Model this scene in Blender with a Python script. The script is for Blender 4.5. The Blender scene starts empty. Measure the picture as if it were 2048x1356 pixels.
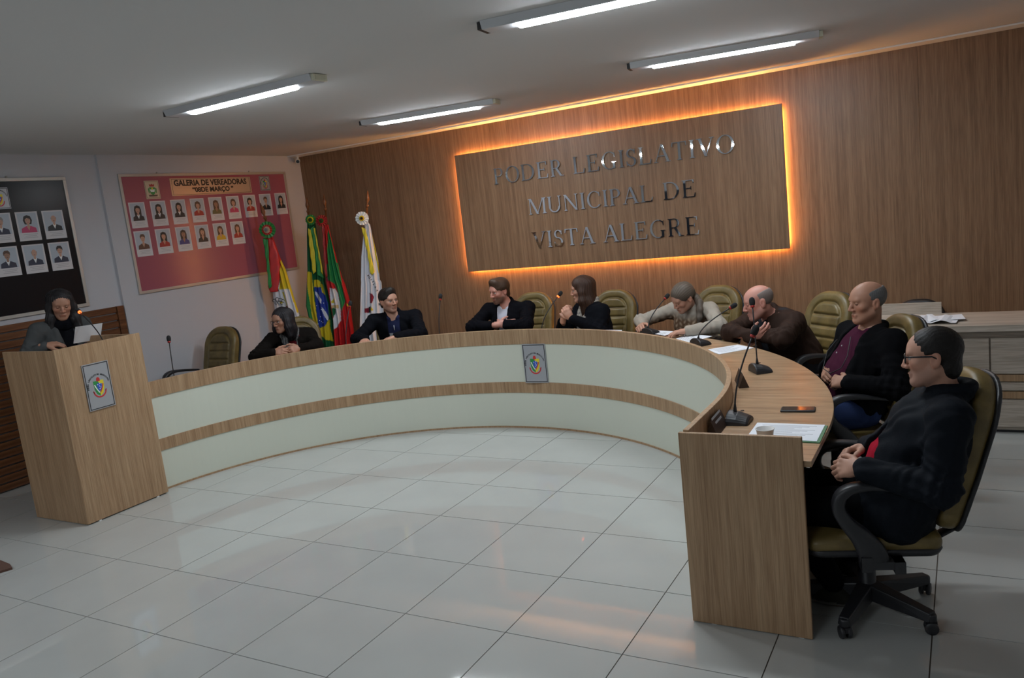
import bpy, bmesh, math, random
import numpy as np
from mathutils import Vector, Matrix, Euler

# ---------------------------------------------------------------- camera, world, exposure
scene = bpy.context.scene
COL = scene.collection
random.seed(4); np.random.seed(4)

cam_data = bpy.data.cameras.new('camera')
cam = bpy.data.objects.new('camera', cam_data)
COL.objects.link(cam)
cam_data.sensor_width = 36.0
cam_data.lens = 28.13761
cam_data.clip_start = 0.05
cam.matrix_world = Matrix([[0.867698, 0.019468, 0.49671, 2.39479], [0.484657, 0.188966, -0.854049, -2.803846], [-0.110488, 0.981791, 0.154531, 1.844125], [0.0, 0.0, 0.0, 1.0]])
scene.camera = cam

world = bpy.data.worlds.new('world')
scene.world = world
world.use_nodes = True
world.node_tree.nodes['Background'].inputs[0].default_value = (0.5, 0.55, 0.6, 1)
world.node_tree.nodes['Background'].inputs[1].default_value = 0.02

scene.view_settings.view_transform = 'Standard'
scene.view_settings.look = 'None'
scene.view_settings.gamma = 1.0
scene.view_settings.use_curve_mapping = False
scene.view_settings.exposure = 0.0
scene.cycles.use_denoising = True
scene.cycles.max_bounces = 8
scene.cycles.sample_clamp_indirect = 6.0

TUBE_POWER = 86.0          # emission of the ceiling tubes
LED_POWER = 155.0           # emission of the warm strip behind the sign

# ---------------------------------------------------------------- materials
MATS = {}

def srgb(r, g, b):
    f = lambda c: (c / 12.92 if c <= 0.04045 else ((c + 0.055) / 1.055) ** 2.4)
    return (f(r / 255), f(g / 255), f(b / 255))

def new_mat(name):
    m = bpy.data.materials.new(name)
    m.use_nodes = True
    MATS[name] = m
    nt = m.node_tree
    return m, nt, nt.nodes['Principled BSDF']

def plain(name, col, rough=0.6, metal=0.0, spec=0.5, bump=0.0, bscale=200.0, var=0.0, vscale=8.0, coat=0.0):
    m, nt, b = new_mat(name)
    b.inputs['Base Color'].default_value = (*col, 1)
    b.inputs['Roughness'].default_value = rough
    b.inputs['Metallic'].default_value = metal
    b.inputs['Specular IOR Level'].default_value = spec
    b.inputs['Coat Weight'].default_value = coat
    if bump > 0 or var > 0:
        tc = nt.nodes.new('ShaderNodeTexCoord')
    if bump > 0:
        n = nt.nodes.new('ShaderNodeTexNoise'); n.inputs['Scale'].default_value = bscale
        n.inputs['Detail'].default_value = 3
        bp = nt.nodes.new('ShaderNodeBump'); bp.inputs['Strength'].default_value = bump
        bp.inputs['Distance'].default_value = 0.002
        nt.links.new(tc.outputs['Object'], n.inputs['Vector'])
        nt.links.new(n.outputs['Fac'], bp.inputs['Height'])
        nt.links.new(bp.outputs['Normal'], b.inputs['Normal'])
    if var > 0:
        n = nt.nodes.new('ShaderNodeTexNoise'); n.inputs['Scale'].default_value = vscale
        n.inputs['Detail'].default_value = 4
        r = nt.nodes.new('ShaderNodeValToRGB')
        r.color_ramp.elements[0].position = 0.3; r.color_ramp.elements[1].position = 0.7
        r.color_ramp.elements[0].color = (*[c * (1 - var) for c in col], 1)
        r.color_ramp.elements[1].color = (*[min(1, c * (1 + var)) for c in col], 1)
        nt.links.new(tc.outputs['Object'], n.inputs['Vector'])
        nt.links.new(n.outputs['Fac'], r.inputs['Fac'])
        nt.links.new(r.outputs['Color'], b.inputs['Base Color'])
    return m

def emit(name, col, strength):
    m, nt, b = new_mat(name)
    b.inputs['Base Color'].default_value = (*col, 1)
    b.inputs['Emission Color'].default_value = (*col, 1)
    b.inputs['Emission Strength'].default_value = strength
    return m

def wood(name, dark, mid, light, rough=0.45, grain=(30, 30, 1.3), fine=(150, 150, 5.0), spec=0.4):
    m, nt, b = new_mat(name)
    tc = nt.nodes.new('ShaderNodeTexCoord')
    mp = nt.nodes.new('ShaderNodeMapping'); mp.inputs['Scale'].default_value = grain
    n1 = nt.nodes.new('ShaderNodeTexNoise'); n1.inputs['Scale'].default_value = 1.0
    n1.inputs['Detail'].default_value = 5; n1.inputs['Roughness'].default_value = 0.6
    n1.inputs['Distortion'].default_value = 0.4
    r1 = nt.nodes.new('ShaderNodeValToRGB')
    e = r1.color_ramp.elements
    e[0].position = 0.32; e[0].color = (*dark, 1)
    e[1].position = 0.68; e[1].color = (*light, 1)
    k = e.new(0.5); k.color = (*mid, 1)
    mp2 = nt.nodes.new('ShaderNodeMapping'); mp2.inputs['Scale'].default_value = fine
    n2 = nt.nodes.new('ShaderNodeTexNoise'); n2.inputs['Scale'].default_value = 1.0
    n2.inputs['Detail'].default_value = 3
    r2 = nt.nodes.new('ShaderNodeValToRGB')
    r2.color_ramp.elements[0].position = 0.35; r2.color_ramp.elements[0].color = (0.72, 0.70, 0.68, 1)
    r2.color_ramp.elements[1].position = 0.6; r2.color_ramp.elements[1].color = (1.05, 1.05, 1.05, 1)
    mx = nt.nodes.new('ShaderNodeMixRGB'); mx.blend_type = 'MULTIPLY'; mx.inputs[0].default_value = 0.8
    L = nt.links.new
    L(tc.outputs['Object'], mp.inputs['Vector']); L(mp.outputs['Vector'], n1.inputs['Vector'])
    L(n1.outputs['Fac'], r1.inputs['Fac'])
    L(tc.outputs['Object'], mp2.inputs['Vector']); L(mp2.outputs['Vector'], n2.inputs['Vector'])
    L(n2.outputs['Fac'], r2.inputs['Fac'])
    L(r1.outputs['Color'], mx.inputs[1]); L(r2.outputs['Color'], mx.inputs[2])
    L(mx.outputs['Color'], b.inputs['Base Color'])
    b.inputs['Roughness'].default_value = rough
    b.inputs['Specular IOR Level'].default_value = spec
    bp = nt.nodes.new('ShaderNodeBump'); bp.inputs['Strength'].default_value = 0.12
    bp.inputs['Distance'].default_value = 0.001
    L(n2.outputs['Fac'], bp.inputs['Height']); L(bp.outputs['Normal'], b.inputs['Normal'])
    return m

def vcol(name, rough=0.6, spec=0.3, sheen=0.0, bump=0.0, bscale=300.0):
    m, nt, b = new_mat(name)
    a = nt.nodes.new('ShaderNodeAttribute'); a.attribute_name = 'Col'
    nt.links.new(a.outputs['Color'], b.inputs['Base Color'])
    b.inputs['Roughness'].default_value = rough
    b.inputs['Specular IOR Level'].default_value = spec
    b.inputs['Sheen Weight'].default_value = sheen
    if bump > 0:
        tc = nt.nodes.new('ShaderNodeTexCoord')
        n = nt.nodes.new('ShaderNodeTexNoise'); n.inputs['Scale'].default_value = bscale
        bp = nt.nodes.new('ShaderNodeBump'); bp.inputs['Strength'].default_value = bump
        bp.inputs['Distance'].default_value = 0.002
        nt.links.new(tc.outputs['Object'], n.inputs['Vector'])
        nt.links.new(n.outputs['Fac'], bp.inputs['Height'])
        nt.links.new(bp.outputs['Normal'], b.inputs['Normal'])
    return m

wood('wall_wood', (0.195, 0.108, 0.058), (0.25, 0.142, 0.078), (0.305, 0.18, 0.102), rough=0.40, grain=(42, 42, 0.8), fine=(210, 210, 6))
wood('desk_wood', (0.32, 0.195, 0.105), (0.40, 0.255, 0.145), (0.47, 0.315, 0.185), rough=0.40, grain=(34, 34, 1.0), fine=(200, 200, 5))
wood('desk_top_wood', (0.33, 0.20, 0.11), (0.42, 0.27, 0.155), (0.50, 0.335, 0.20), rough=0.28, grain=(2.2, 24, 24), fine=(8, 150, 150))
wood('pale_wood', (0.40, 0.34, 0.28), (0.50, 0.43, 0.36), (0.58, 0.51, 0.44), rough=0.5, grain=(1.5, 20, 26), fine=(6, 150, 150))
wood('slat_wood', (0.10, 0.036, 0.014), (0.155, 0.058, 0.022), (0.22, 0.09, 0.036), rough=0.38, grain=(30, 1.5, 30), fine=(150, 6, 150))
wood('pole_wood', (0.10, 0.035, 0.012), (0.2, 0.075, 0.025), (0.3, 0.12, 0.04), rough=0.3)
plain('white_wall', (0.53, 0.525, 0.555), 0.85, bump=0.25, bscale=160)
plain('rear_wall', (0.55, 0.54, 0.54), 0.9)
plain('ceiling_paint', (0.60, 0.59, 0.585), 0.9, bump=0.1, bscale=60)
plain('cornice_white', (0.85, 0.83, 0.80), 0.5)
plain('grout', (0.10, 0.08, 0.065), 0.8)
plain('added_dark_glass', (0.012, 0.014, 0.02), 0.08)  # dark glass of the added rear windows, for the letters to reflect
plain('tile', (0.45, 0.455, 0.435), 0.038, spec=0.75, var=0.035, vscale=2.5)
plain('white_panel', (0.63, 0.65, 0.555), 0.35, spec=0.4)
plain('aluminium', (0.55, 0.56, 0.58), 0.45, metal=0.35)
plain('silver_frame', (0.50, 0.47, 0.43), 0.45, metal=0.6)
plain('chrome', (0.72, 0.74, 0.77), 0.025, metal=1.0)
plain('plaque_metal', (0.42, 0.43, 0.46), 0.42, metal=0.45)
plain('title_metal', (0.52, 0.42, 0.34), 0.35, metal=0.6)
plain('ink', (0.02, 0.02, 0.022), 0.6)
plain('black_plastic', (0.018, 0.018, 0.021), 0.42)
plain('black_foam', (0.012, 0.012, 0.013), 0.95)
plain('board_black', (0.010, 0.009, 0.011), 0.25, spec=0.22)
plain('board_pink', (0.33, 0.095, 0.132), 0.22, spec=0.4)
plain('paper', (0.78, 0.80, 0.85), 0.8)
plain('paper_print', (0.42, 0.43, 0.46), 0.8)
plain('folder_green', (0.06, 0.20, 0.09), 0.5)
plain('cup_white', (0.72, 0.70, 0.68), 0.4)
plain('coffee', (0.45, 0.42, 0.40), 0.25)
plain('leather_khaki', (0.160, 0.112, 0.036), 0.42, spec=0.5, bump=0.35, bscale=120, var=0.30, vscale=11)
plain('phone_black', (0.015, 0.015, 0.017), 0.08, spec=0.6)
plain('plastic_white', (0.75, 0.75, 0.74), 0.4)
plain('plastic_cream', (0.62, 0.60, 0.46), 0.5)
plain('plate_dark', (0.05, 0.03, 0.022), 0.35)
plain('red_ring', (0.35, 0.02, 0.015), 0.4)
emit('ring_lit', (1.0, 0.13, 0.025), 3.2)
emit('tube', (0.86, 0.94, 1.0), TUBE_POWER)
emit('led_strip', (1.0, 0.45, 0.13), LED_POWER)
plain('rug_brown', (0.10, 0.05, 0.035), 0.95, bump=0.8, bscale=90)
for n_, c_ in dict(p_green=(0.03, 0.26, 0.06), p_yellow=(0.75, 0.6, 0.03), p_blue=(0.03, 0.09, 0.5), p_red=(0.55, 0.03, 0.03),
                   p_white=(0.8, 0.82, 0.82), p_bg=(0.42, 0.47, 0.54), p_card=(0.62, 0.60, 0.62), p_grey=(0.35, 0.35, 0.37),
                   p_skin=(0.50, 0.29, 0.21), p_skin_dark=(0.33, 0.18, 0.12), p_hair_black=(0.02, 0.015, 0.014), p_hair_brown=(0.10, 0.05, 0.03),
                   p_hair_grey=(0.25, 0.24, 0.23), p_cloth_black=(0.02, 0.02, 0.025), p_cloth_pink=(0.5, 0.05, 0.14), p_cloth_red=(0.35, 0.03, 0.03),
                   p_cloth_blue=(0.05, 0.05, 0.2), p_cloth_yellow=(0.6, 0.36, 0.02), p_cloth_brown=(0.12, 0.06, 0.04), p_cloth_navy=(0.025, 0.03, 0.06),
                   p_cream=(0.62, 0.5, 0.36), p_olive=(0.13, 0.12, 0.05)).items():
    plain(n_, c_, 0.45)
vcol('skin', 0.48, 0.35)
vcol('cloth', 0.95, 0.06, bump=0.35, bscale=420)
vcol('hair', 0.48, 0.28, bump=0.5, bscale=420)
vcol('eye', 0.15, 0.5)
vcol('flag_cloth', 0.55, 0.3, bump=0.1, bscale=200)
vcol('leather_cloth', 0.75, 0.12, bump=0.3, bscale=150)
plain('glasses_black', (0.012, 0.012, 0.014), 0.25)
m, nt, b_ = new_mat('lens_glass')
b_.inputs['Transmission Weight'].default_value = 1.0; b_.inputs['Roughness'].default_value = 0.02
b_.inputs['IOR'].default_value = 1.05; b_.inputs['Base Color'].default_value = (0.95, 0.97, 1, 1)

# ---------------------------------------------------------------- mesh helpers
class MB:
    """collects simple shapes; build() links them as ONE mesh object"""
    def __init__(s):
        s.v = []; s.f = []; s.m = []; s.sm = []
    def add(s, verts, faces, mi=0, smooth=False):
        o = len(s.v)
        s.v += [tuple(map(float, p)) for p in verts]
        s.f += [tuple(i + o for i in f) for f in faces]
        s.m += [mi] * len(faces); s.sm += [smooth] * len(faces)
        return s
    def box(s, lo, hi, mi=0):
        x0, y0, z0 = lo; x1, y1, z1 = hi
        v = [(x0, y0, z0), (x1, y0, z0), (x1, y1, z0), (x0, y1, z0), (x0, y0, z1), (x1, y0, z1), (x1, y1, z1), (x0, y1, z1)]
        return s.add(v, [(0, 3, 2, 1), (4, 5, 6, 7), (0, 1, 5, 4), (1, 2, 6, 5), (2, 3, 7, 6), (3, 0, 4, 7)], mi)
    def obox(s, c, ax, ay, az, hx, hy, hz, mi=0):
        c = Vector(c); ax, ay, az = Vector(ax) * hx, Vector(ay) * hy, Vector(az) * hz
        v = [c + sx * ax + sy * ay + sz * az for sz in (-1, 1) for sx, sy in ((-1, -1), (1, -1), (1, 1), (-1, 1))]
        return s.add(v, [(0, 3, 2, 1), (4, 5, 6, 7), (0, 1, 5, 4), (1, 2, 6, 5), (2, 3, 7, 6), (3, 0, 4, 7)], mi)
    def tube(s, pts, rad, n=10, mi=0, cap=True, flat=1.0, upv=(0, 0, 1)):
        pts = [Vector(p) for p in pts]
        if not isinstance(rad, (list, tuple)): rad = [rad] * len(pts)
        rings = []
        for i, p in enumerate(pts):
            d = (pts[min(i + 1, len(pts) - 1)] - pts[max(i - 1, 0)]).normalized()
            u = Vector(upv)
            if abs(d.dot(u)) > 0.97: u = Vector((0, 1, 0)) if abs(d.y) < 0.9 else Vector((1, 0, 0))
            a = d.cross(u).normalized(); b = a.cross(d).normalized()
            rings.append([p + rad[i] * (math.cos(2 * math.pi * k / n) * a + flat * math.sin(2 * math.pi * k / n) * b) for k in range(n)])
        v = [q for r in rings for q in r]; f = []
        for i in range(len(pts) - 1):
            for k in range(n):
                k2 = (k + 1) % n
                f.append((i * n + k, i * n + k2, (i + 1) * n + k2, (i + 1) * n + k))
        s.add(v, f, mi, True)
        if cap:
            o = len(s.v) - len(v)
            s.f += [tuple(o + k for k in range(n))[::-1], tuple(o + (len(pts) - 1) * n + k for k in range(n))]
            s.m += [mi, mi]; s.sm += [False, False]
        return s
    def lathe(s, prof, c=(0, 0, 0), n=20, mi=0, M=None):
        v = []; f = []
        for r, z in prof:
            for k in range(n):
                p = Vector((r * math.cos(2 * math.pi * k / n), r * math.sin(2 * math.pi * k / n), z))
                if M is not None: p = M @ p
                v.append(p + Vector(c))
        for i in range(len(prof) - 1):
            for k in range(n):
                k2 = (k + 1) % n
                f.append((i * n + k, i * n + k2, (i + 1) * n + k2, (i + 1) * n + k))
        f.append(tuple(range(n))[::-1]); f.append(tuple((len(prof) - 1) * n + k for k in range(n)))
        return s.add(v, f, mi, True)
    def poly(s, pts, o, r, u, nrm, t=0.0008, off=0.0, mi=0):
        """2D polygon (ccw) raised by t from the plane at origin o with axes r,u"""
        o, r, u, nrm = Vector(o), Vector(r), Vector(u), Vector(nrm)
        a = sum(pts[i][0] * pts[(i + 1) % len(pts)][1] - pts[(i + 1) % len(pts)][0] * pts[i][1] for i in range(len(pts)))
        if a < 0: pts = pts[::-1]
        n = len(pts)
        v = [o + r * x + u * y + nrm * off for x, y in pts] + [o + r * x + u * y + nrm * (off + t) for x, y in pts]
        f = [tuple(range(n))[::-1], tuple(range(n, 2 * n))] + [(i, (i + 1) % n, n + (i + 1) % n, n + i) for i in range(n)]
        return s.add(v, f, mi)
    def mesh(s, name, mats):
        me = bpy.data.meshes.new(name)
        me.from_pydata(s.v, [], s.f)
        for m in mats: me.materials.append(MATS[m])
        me.polygons.foreach_set('material_index', s.m)
        me.polygons.foreach_set('use_smooth', s.sm)
        me.update()
        return me
    def build(s, name, mats, parent=None, bevel=0.0, seg=2):
        if isinstance(mats, str): mats = [mats]
        o = bpy.data.objects.new(name, s.mesh(name, mats))
        COL.objects.link(o)
        if parent is not None: o.parent = parent
        if bevel > 0:
            b = o.modifiers.new('bevel', 'BEVEL'); b.width = bevel; b.segments = seg; b.limit_method = 'ANGLE'
            b.angle_limit = math.radians(40); b.harden_normals = False
        return o

def tag(o, label=None, cat=None, group=None, kind=None):
    if label: o['label'] = label
    if cat: o['category'] = cat
    if group: o['group'] = group
    if kind: o['kind'] = kind
    return o

def thing(name, label, cat, loc=(0, 0, 0), rz=0.0, group=None):
    o = bpy.data.objects.new(name, None)
    o.empty_display_size = 0.1
    COL.objects.link(o)
    o.location = loc; o.rotation_euler = (0, 0, rz)
    return tag(o, label, cat, group)

def copy_tree(root, loc, rz, label):
    r = root.copy(); COL.objects.link(r); r.location = loc; r.rotation_euler = (0, 0, rz); r['label'] = label
    def rec(a, b):
        for ch in list(a.children):
            c = ch.copy(); COL.objects.link(c); c.parent = b
            rec(ch, c)
    rec(root, r)
    return r

def text_mesh(txt, size, bold=0.0, extrude=0.0005, spacing=1.0, shear=0.0):
    cu = bpy.data.curves.new('lettering', 'FONT')
    cu.body = txt; cu.size = size; cu.extrude = extrude; cu.offset = bold
    cu.align_x = 'CENTER'; cu.align_y = 'CENTER'; cu.resolution_u = 3; cu.space_character = spacing; cu.shear = shear
    o = bpy.data.objects.new('lettering', cu); COL.objects.link(o)
    dg = bpy.context.evaluated_depsgraph_get()
    me = bpy.data.meshes.new_from_object(o.evaluated_get(dg))
    bpy.data.objects.remove(o); bpy.data.curves.remove(cu)
    return me

def add_text(mb, txt, size, o, r, u, nrm, bold=0.0, mi=0, width=None, t=0.0006):
    me = text_mesh(txt, size, bold, t)
    co = [v.co.copy() for v in me.vertices]
    if not co: return
    sx = 1.0
    if width:
        xs = [c.x for c in co]; sx = width / (max(xs) - min(xs))
    o, r, u, nrm = Vector(o), Vector(r), Vector(u), Vector(nrm)
    mb.add([o + r * (c.x * sx) + u * c.y + nrm * (c.z + t) for c in co], [tuple(p.vertices) for p in me.polygons], mi)
    bpy.data.meshes.remove(me)

# ---------------------------------------------------------------- implicit surfaces (for soft shapes and figures)
def axis(lo, hi, fine, h, hf):
    """grid coordinates from lo to hi, step h, step hf inside the intervals of fine"""
    iv = sorted([(max(lo, a), min(hi, b)) for a, b in fine if min(hi, b) > max(lo, a)])
    mg = []
    for a, b in iv:
        if mg and a <= mg[-1][1] + h: mg[-1][1] = max(b, mg[-1][1])
        else: mg.append([a, b])
    out = []; x = lo
    for a, b in mg:
        n = max(1, int(math.ceil((a - x) / h))) if a > x + 1e-6 else 0
        if n: out.append(np.linspace(x, a, n, endpoint=False))
        n = max(1, int(math.ceil((b - a) / hf)))
        out.append(np.linspace(a, b, n, endpoint=False)); x = b
    n = max(1, int(math.ceil((hi - x) / h)))
    out.append(np.linspace(x, hi, n + 1))
    return np.concatenate(out).astype(np.float32)

class Field:
    def __init__(s, lo, hi, h, hf=None, fine=()):
        hf = hf or h
        s.ax = [axis(lo[i], hi[i], [(f[0][i], f[1][i]) for f in fine], h, hf) for i in range(3)]
        s.d = np.full([len(a) for a in s.ax], 0.3, np.float32)
    def sub(s, lo, hi):
        sl = []
        for i in range(3):
            a = max(0, int(np.searchsorted(s.ax[i], lo[i])) - 1); b = min(len(s.ax[i]), int(np.searchsorted(s.ax[i], hi[i])) + 1)
            if b <= a: return None
            sl.append(slice(a, b))
        return tuple(sl), s.ax[0][sl[0]][:, None, None], s.ax[1][sl[1]][None, :, None], s.ax[2][sl[2]][None, None, :]
    def put(s, q, nd, k, op):
        a = s.d[q]
        if op < 0: nd = -nd; a = -a
        elif op == 2:                                   # intersection
            a = -a; nd = -nd
        if op == 2 or op < 0:
            # subtract: max(a,-b) == -min(-a,b); intersect: max(a,b) == -min(-a,-b)
            b = -nd if op < 0 else nd
            hh = np.maximum(k - np.abs(a - b), 0) / max(k, 1e-6)
            s.d[q] = -(np.minimum(a, b) - hh * hh * k * 0.25)
        else:
            hh = np.maximum(k - np.abs(a - nd), 0) / max(k, 1e-6)
            s.d[q] = np.minimum(a, nd) - hh * hh * k * 0.25
    def cap(s, a, b, ra, rb=None, k=0.02, op=1):
        rb = ra if rb is None else rb
        a = np.asarray(a, float); b = np.asarray(b, float); r = max(ra, rb) + k + 0.04
        g = s.sub(np.minimum(a, b) - r, np.maximum(a, b) + r)
        if g is None: return s
        q, X, Y, Z = g
        ab = b - a; L = max(float(ab @ ab), 1e-9)
        t = np.clip(((X - a[0]) * ab[0] + (Y - a[1]) * ab[1] + (Z - a[2]) * ab[2]) / L, 0, 1)
        dx = X - a[0] - t * ab[0]; dy = Y - a[1] - t * ab[1]; dz = Z - a[2] - t * ab[2]
        s.put(q, (np.sqrt(dx * dx + dy * dy + dz * dz) - (ra + (rb - ra) * t)).astype(np.float32), k, op)
        return s
    def chain(s, pts, rads, k=0.02, op=1):
        for i in range(len(pts) - 1): s.cap(pts[i], pts[i + 1], rads[i], rads[i + 1], k, op)
        return s
    def ell(s, c, r, R=None, k=0.02, op=1):
        c = np.asarray(c, float); r = np.asarray(r, float); R = np.eye(3) if R is None else np.asarray(R)
        m = float(r.max()) + k + 0.04
        g = s.sub(c - m, c + m)
        if g is None: return s
        q, X, Y, Z = g
        X = X - c[0]; Y = Y - c[1]; Z = Z - c[2]
        l = [(R[i][0] * X + R[i][1] * Y + R[i][2] * Z) / r[i] for i in range(3)]
        k0 = np.sqrt(l[0] ** 2 + l[1] ** 2 + l[2] ** 2)
        k1 = np.sqrt((l[0] / r[0]) ** 2 + (l[1] / r[1]) ** 2 + (l[2] / r[2]) ** 2) + 1e-6
        s.put(q, (k0 * (k0 - 1) / k1).astype(np.float32), k, op)
        return s
    def rbox(s, c, hs, rad, R=None, k=0.02, op=1):
        c = np.asarray(c, float); hs = np.asarray(hs, float); R = np.eye(3) if R is None else np.asarray(R)
        m = float(np.linalg.norm(hs)) + k + 0.04
        g = s.sub(c - m, c + m)
        if g is None: return s
        q, X, Y, Z = g
        X = X - c[0]; Y = Y - c[1]; Z = Z - c[2]
        l = [np.abs(R[i][0] * X + R[i][1] * Y + R[i][2] * Z) - (hs[i] - rad) for i in range(3)]
        d = np.sqrt(np.maximum(l[0], 0) ** 2 + np.maximum(l[1], 0) ** 2 + np.maximum(l[2], 0) ** 2) + np.minimum(np.maximum(np.maximum(l[0], l[1]), l[2]), 0) - rad
        s.put(q, d.astype(np.float32), k, op)
        return s
    def fn(s, f, k=0.01, op=1, lo=None, hi=None):
        """arbitrary function of world X,Y,Z over the grid (or a box)"""
        lo = lo if lo is not None else [a[0] for a in s.ax]; hi = hi if hi is not None else [a[-1] for a in s.ax]
        g = s.sub(lo, hi)
        q, X, Y, Z = g
        s.put(q, np.broadcast_to(f(X, Y, Z), s.d[q].shape).astype(np.float32), k, op)
        return s
    def warp(s, f, band=0.05):
        """add a displacement f(X,Y,Z) near the surface"""
        idx = np.nonzero(np.abs(s.d) < band)
        X, Y, Z = s.ax[0][idx[0]], s.ax[1][idx[1]], s.ax[2][idx[2]]
        s.d[idx] += f(X, Y, Z).astype(np.float32)
        return s
    def surface(s):
        v = s.d; ins = v < 0
        c = np.zeros([n - 1 for n in v.shape], np.uint8)
        for a in (0, 1):
            for b in (0, 1):
                for e in (0, 1):
                    c += ins[a:a + c.shape[0], b:b + c.shape[1], e:e + c.shape[2]]
        act = (c > 0) & (c < 8)
        I = np.argwhere(act)
        num = np.full(c.shape, -1, np.int32); num[act] = np.arange(len(I))
        corners = [(a, b, e) for a in (0, 1) for b in (0, 1) for e in (0, 1)]
        cv = np.stack([v[I[:, 0] + a, I[:, 1] + b, I[:, 2] + e] for a, b, e in corners], 1)
        acc = np.zeros((len(I), 3)); cnt = np.zeros(len(I))
        A = s.ax
        cp = np.stack([np.stack([A[0][I[:, 0] + a], A[1][I[:, 1] + b], A[2][I[:, 2] + e]], 1) for a, b, e in corners], 1)
        for i in range(8):
            for j in range(i + 1, 8):
                if sum(abs(corners[i][t] - corners[j][t]) for t in range(3)) != 1: continue
                m = (cv[:, i] < 0) != (cv[:, j] < 0)
                t = cv[m, i] / (cv[m, i] - cv[m, j])
                acc[m] += cp[m, i] + t[:, None] * (cp[m, j] - cp[m, i]); cnt[m] += 1
        V = acc / cnt[:, None]
        Q = []
        for axn in range(3):
            sh = [slice(None)] * 3; sh2 = [slice(None)] * 3
            sh[axn] = slice(0, -1); sh2[axn] = slice(1, None)
            a = ins[tuple(sh)]; b = ins[tuple(sh2)]
            E = np.argwhere(a != b)
            o1, o2 = [t for t in range(3) if t != axn]
            E = E[(E[:, o1] > 0) & (E[:, o2] > 0) & (E[:, o1] < v.shape[o1] - 1) & (E[:, o2] < v.shape[o2] - 1)]
            flip = a[E[:, 0], E[:, 1], E[:, 2]]
            ids = []
            for d1, d2 in ((1, 1), (0, 1), (0, 0), (1, 0)):
                P = E.copy(); P[:, o1] -= d1; P[:, o2] -= d2
                ids.append(num[P[:, 0], P[:, 1], P[:, 2]])
            q = np.stack(ids, 1)
            if axn == 1: flip = ~flip
            q[~flip] = q[~flip][:, ::-1]
            Q.append(q)
        return V, np.concatenate(Q)

def np_mesh(name, V, Q, mat, col=None, smooth=True):
    me = bpy.data.meshes.new(name)
    me.vertices.add(len(V)); me.vertices.foreach_set('co', np.asarray(V, np.float32).ravel())
    n = Q.shape[1]
    me.loops.add(len(Q) * n); me.loops.foreach_set('vertex_index', Q.astype(np.int32).ravel())
    me.polygons.add(len(Q)); me.polygons.foreach_set('loop_start', np.arange(0, len(Q) * n, n, dtype=np.int32))
    me.polygons.foreach_set('use_smooth', np.full(len(Q), smooth))
    me.update(calc_edges=True); me.validate()
    me.materials.append(MATS[mat])
    if col is not None:
        at = me.attributes.new('Col', 'FLOAT_COLOR', 'POINT')
        c = np.ones((len(V), 4), np.float32); c[:, :3] = col
        at.data.foreach_set('color', c.ravel())
    return me

def link_mesh(name, me, parent=None):
    o = bpy.data.objects.new(name, me); COL.objects.link(o)
    if parent is not None: o.parent = parent
    return o

def wrinkle(amp, f, seed=0):
    r = np.random.RandomState(seed)
    D = r.normal(size=(5, 3)); D /= np.linalg.norm(D, axis=1)[:, None]; ph = r.uniform(0, 6.28, 5)
    def g(X, Y, Z):
        w = np.sin((X * D[0, 0] + Y * D[0, 1] + Z * D[0, 2]) * f * 0.4 + ph[0]) * 1.6
        a = np.sin((X * D[1, 0] + Y * D[1, 1] + Z * D[1, 2]) * f + ph[1] + w)
        b = np.sin((X * D[2, 0] + Y * D[2, 1] + Z * D[2, 2]) * f * 1.7 + ph[2] + w * 1.3)
        return amp * (0.65 * a + 0.35 * b)
    return g
# ---------------------------------------------------------------- room shell
XL, XR, YB, YR, ZC = -4.72, 3.92, 4.72, -6.6, 2.815

def struct(name, mb, mats, parent=None, bevel=0.0):
    o = mb.build(name, mats, parent, bevel)
    if parent is None: o['kind'] = 'structure'
    return o

floor = struct('floor', MB().box((XL - 0.2, YR - 0.2, -0.12), (XR + 0.2, YB + 0.2, -0.004)), ['grout'])
TS = 0.56
tile_me = MB().box((-0.2775, -0.2775, -0.006), (0.2775, 0.2775, 0.0)).mesh('tile', ['tile'])
for i in range(-9, 7):
    for j in range(-8, 9):
        x0, x1 = max(i * TS, XL), min((i + 1) * TS, XR); y0, y1 = j * TS, min((j + 1) * TS, YB)
        if x1 - x0 < 0.02 or y1 - y0 < 0.02: continue
        o = bpy.data.objects.new('tile', tile_me); COL.objects.link(o); o.parent = floor
        o.location = ((x0 + x1) / 2, (y0 + y1) / 2, 0)
        o.scale = ((x1 - x0) / TS, (y1 - y0) / TS, 1)
struct('floor_rear', MB().box((XL, YR, -0.006), (XR, -8 * TS - 0.002, 0.0)), ['tile'])
ceiling = struct('ceiling', MB().box((XL - 0.2, YR - 0.2, ZC), (XR + 0.2, YB + 0.2, ZC + 0.15)), ['ceiling_paint'])
wall_back = struct('wall_back', MB().box((XL - 0.2, YB + 0.012, -0.1), (XR + 0.2, YB + 0.2, ZC + 0.1)), ['wall_wood'])
xs = [XL]
while xs[-1] < XR - 0.2: xs.append(min(XR, (-3.45 if xs[-1] == XL else xs[-1] + 1.84)))
for a, b in zip(xs[:-1], xs[1:]):
    MB().box((a + 0.0004, YB, 0.0), (b - 0.0004, YB + 0.014, ZC - 0.002)).build('panel', 'wall_wood', wall_back, 0.001, 1)
wall_left = struct('wall_left', MB().box((XL - 0.2, YR - 0.2, -0.1), (XL, YB + 0.05, ZC + 0.1)), ['white_wall'])
MB().box((XL, 2.045, 0.0), (-4.69, YB, ZC)).build('pilaster', 'white_wall', wall_left)
struct('wall_right', MB().box((XR, YR - 0.2, -0.1), (XR + 0.2, YB + 0.2, ZC + 0.1)), ['rear_wall'])
struct('wall_rear', MB().box((XL - 0.2, YR - 0.2, -0.1), (XR + 0.2, YR, ZC + 0.1)), ['rear_wall'])
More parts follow.
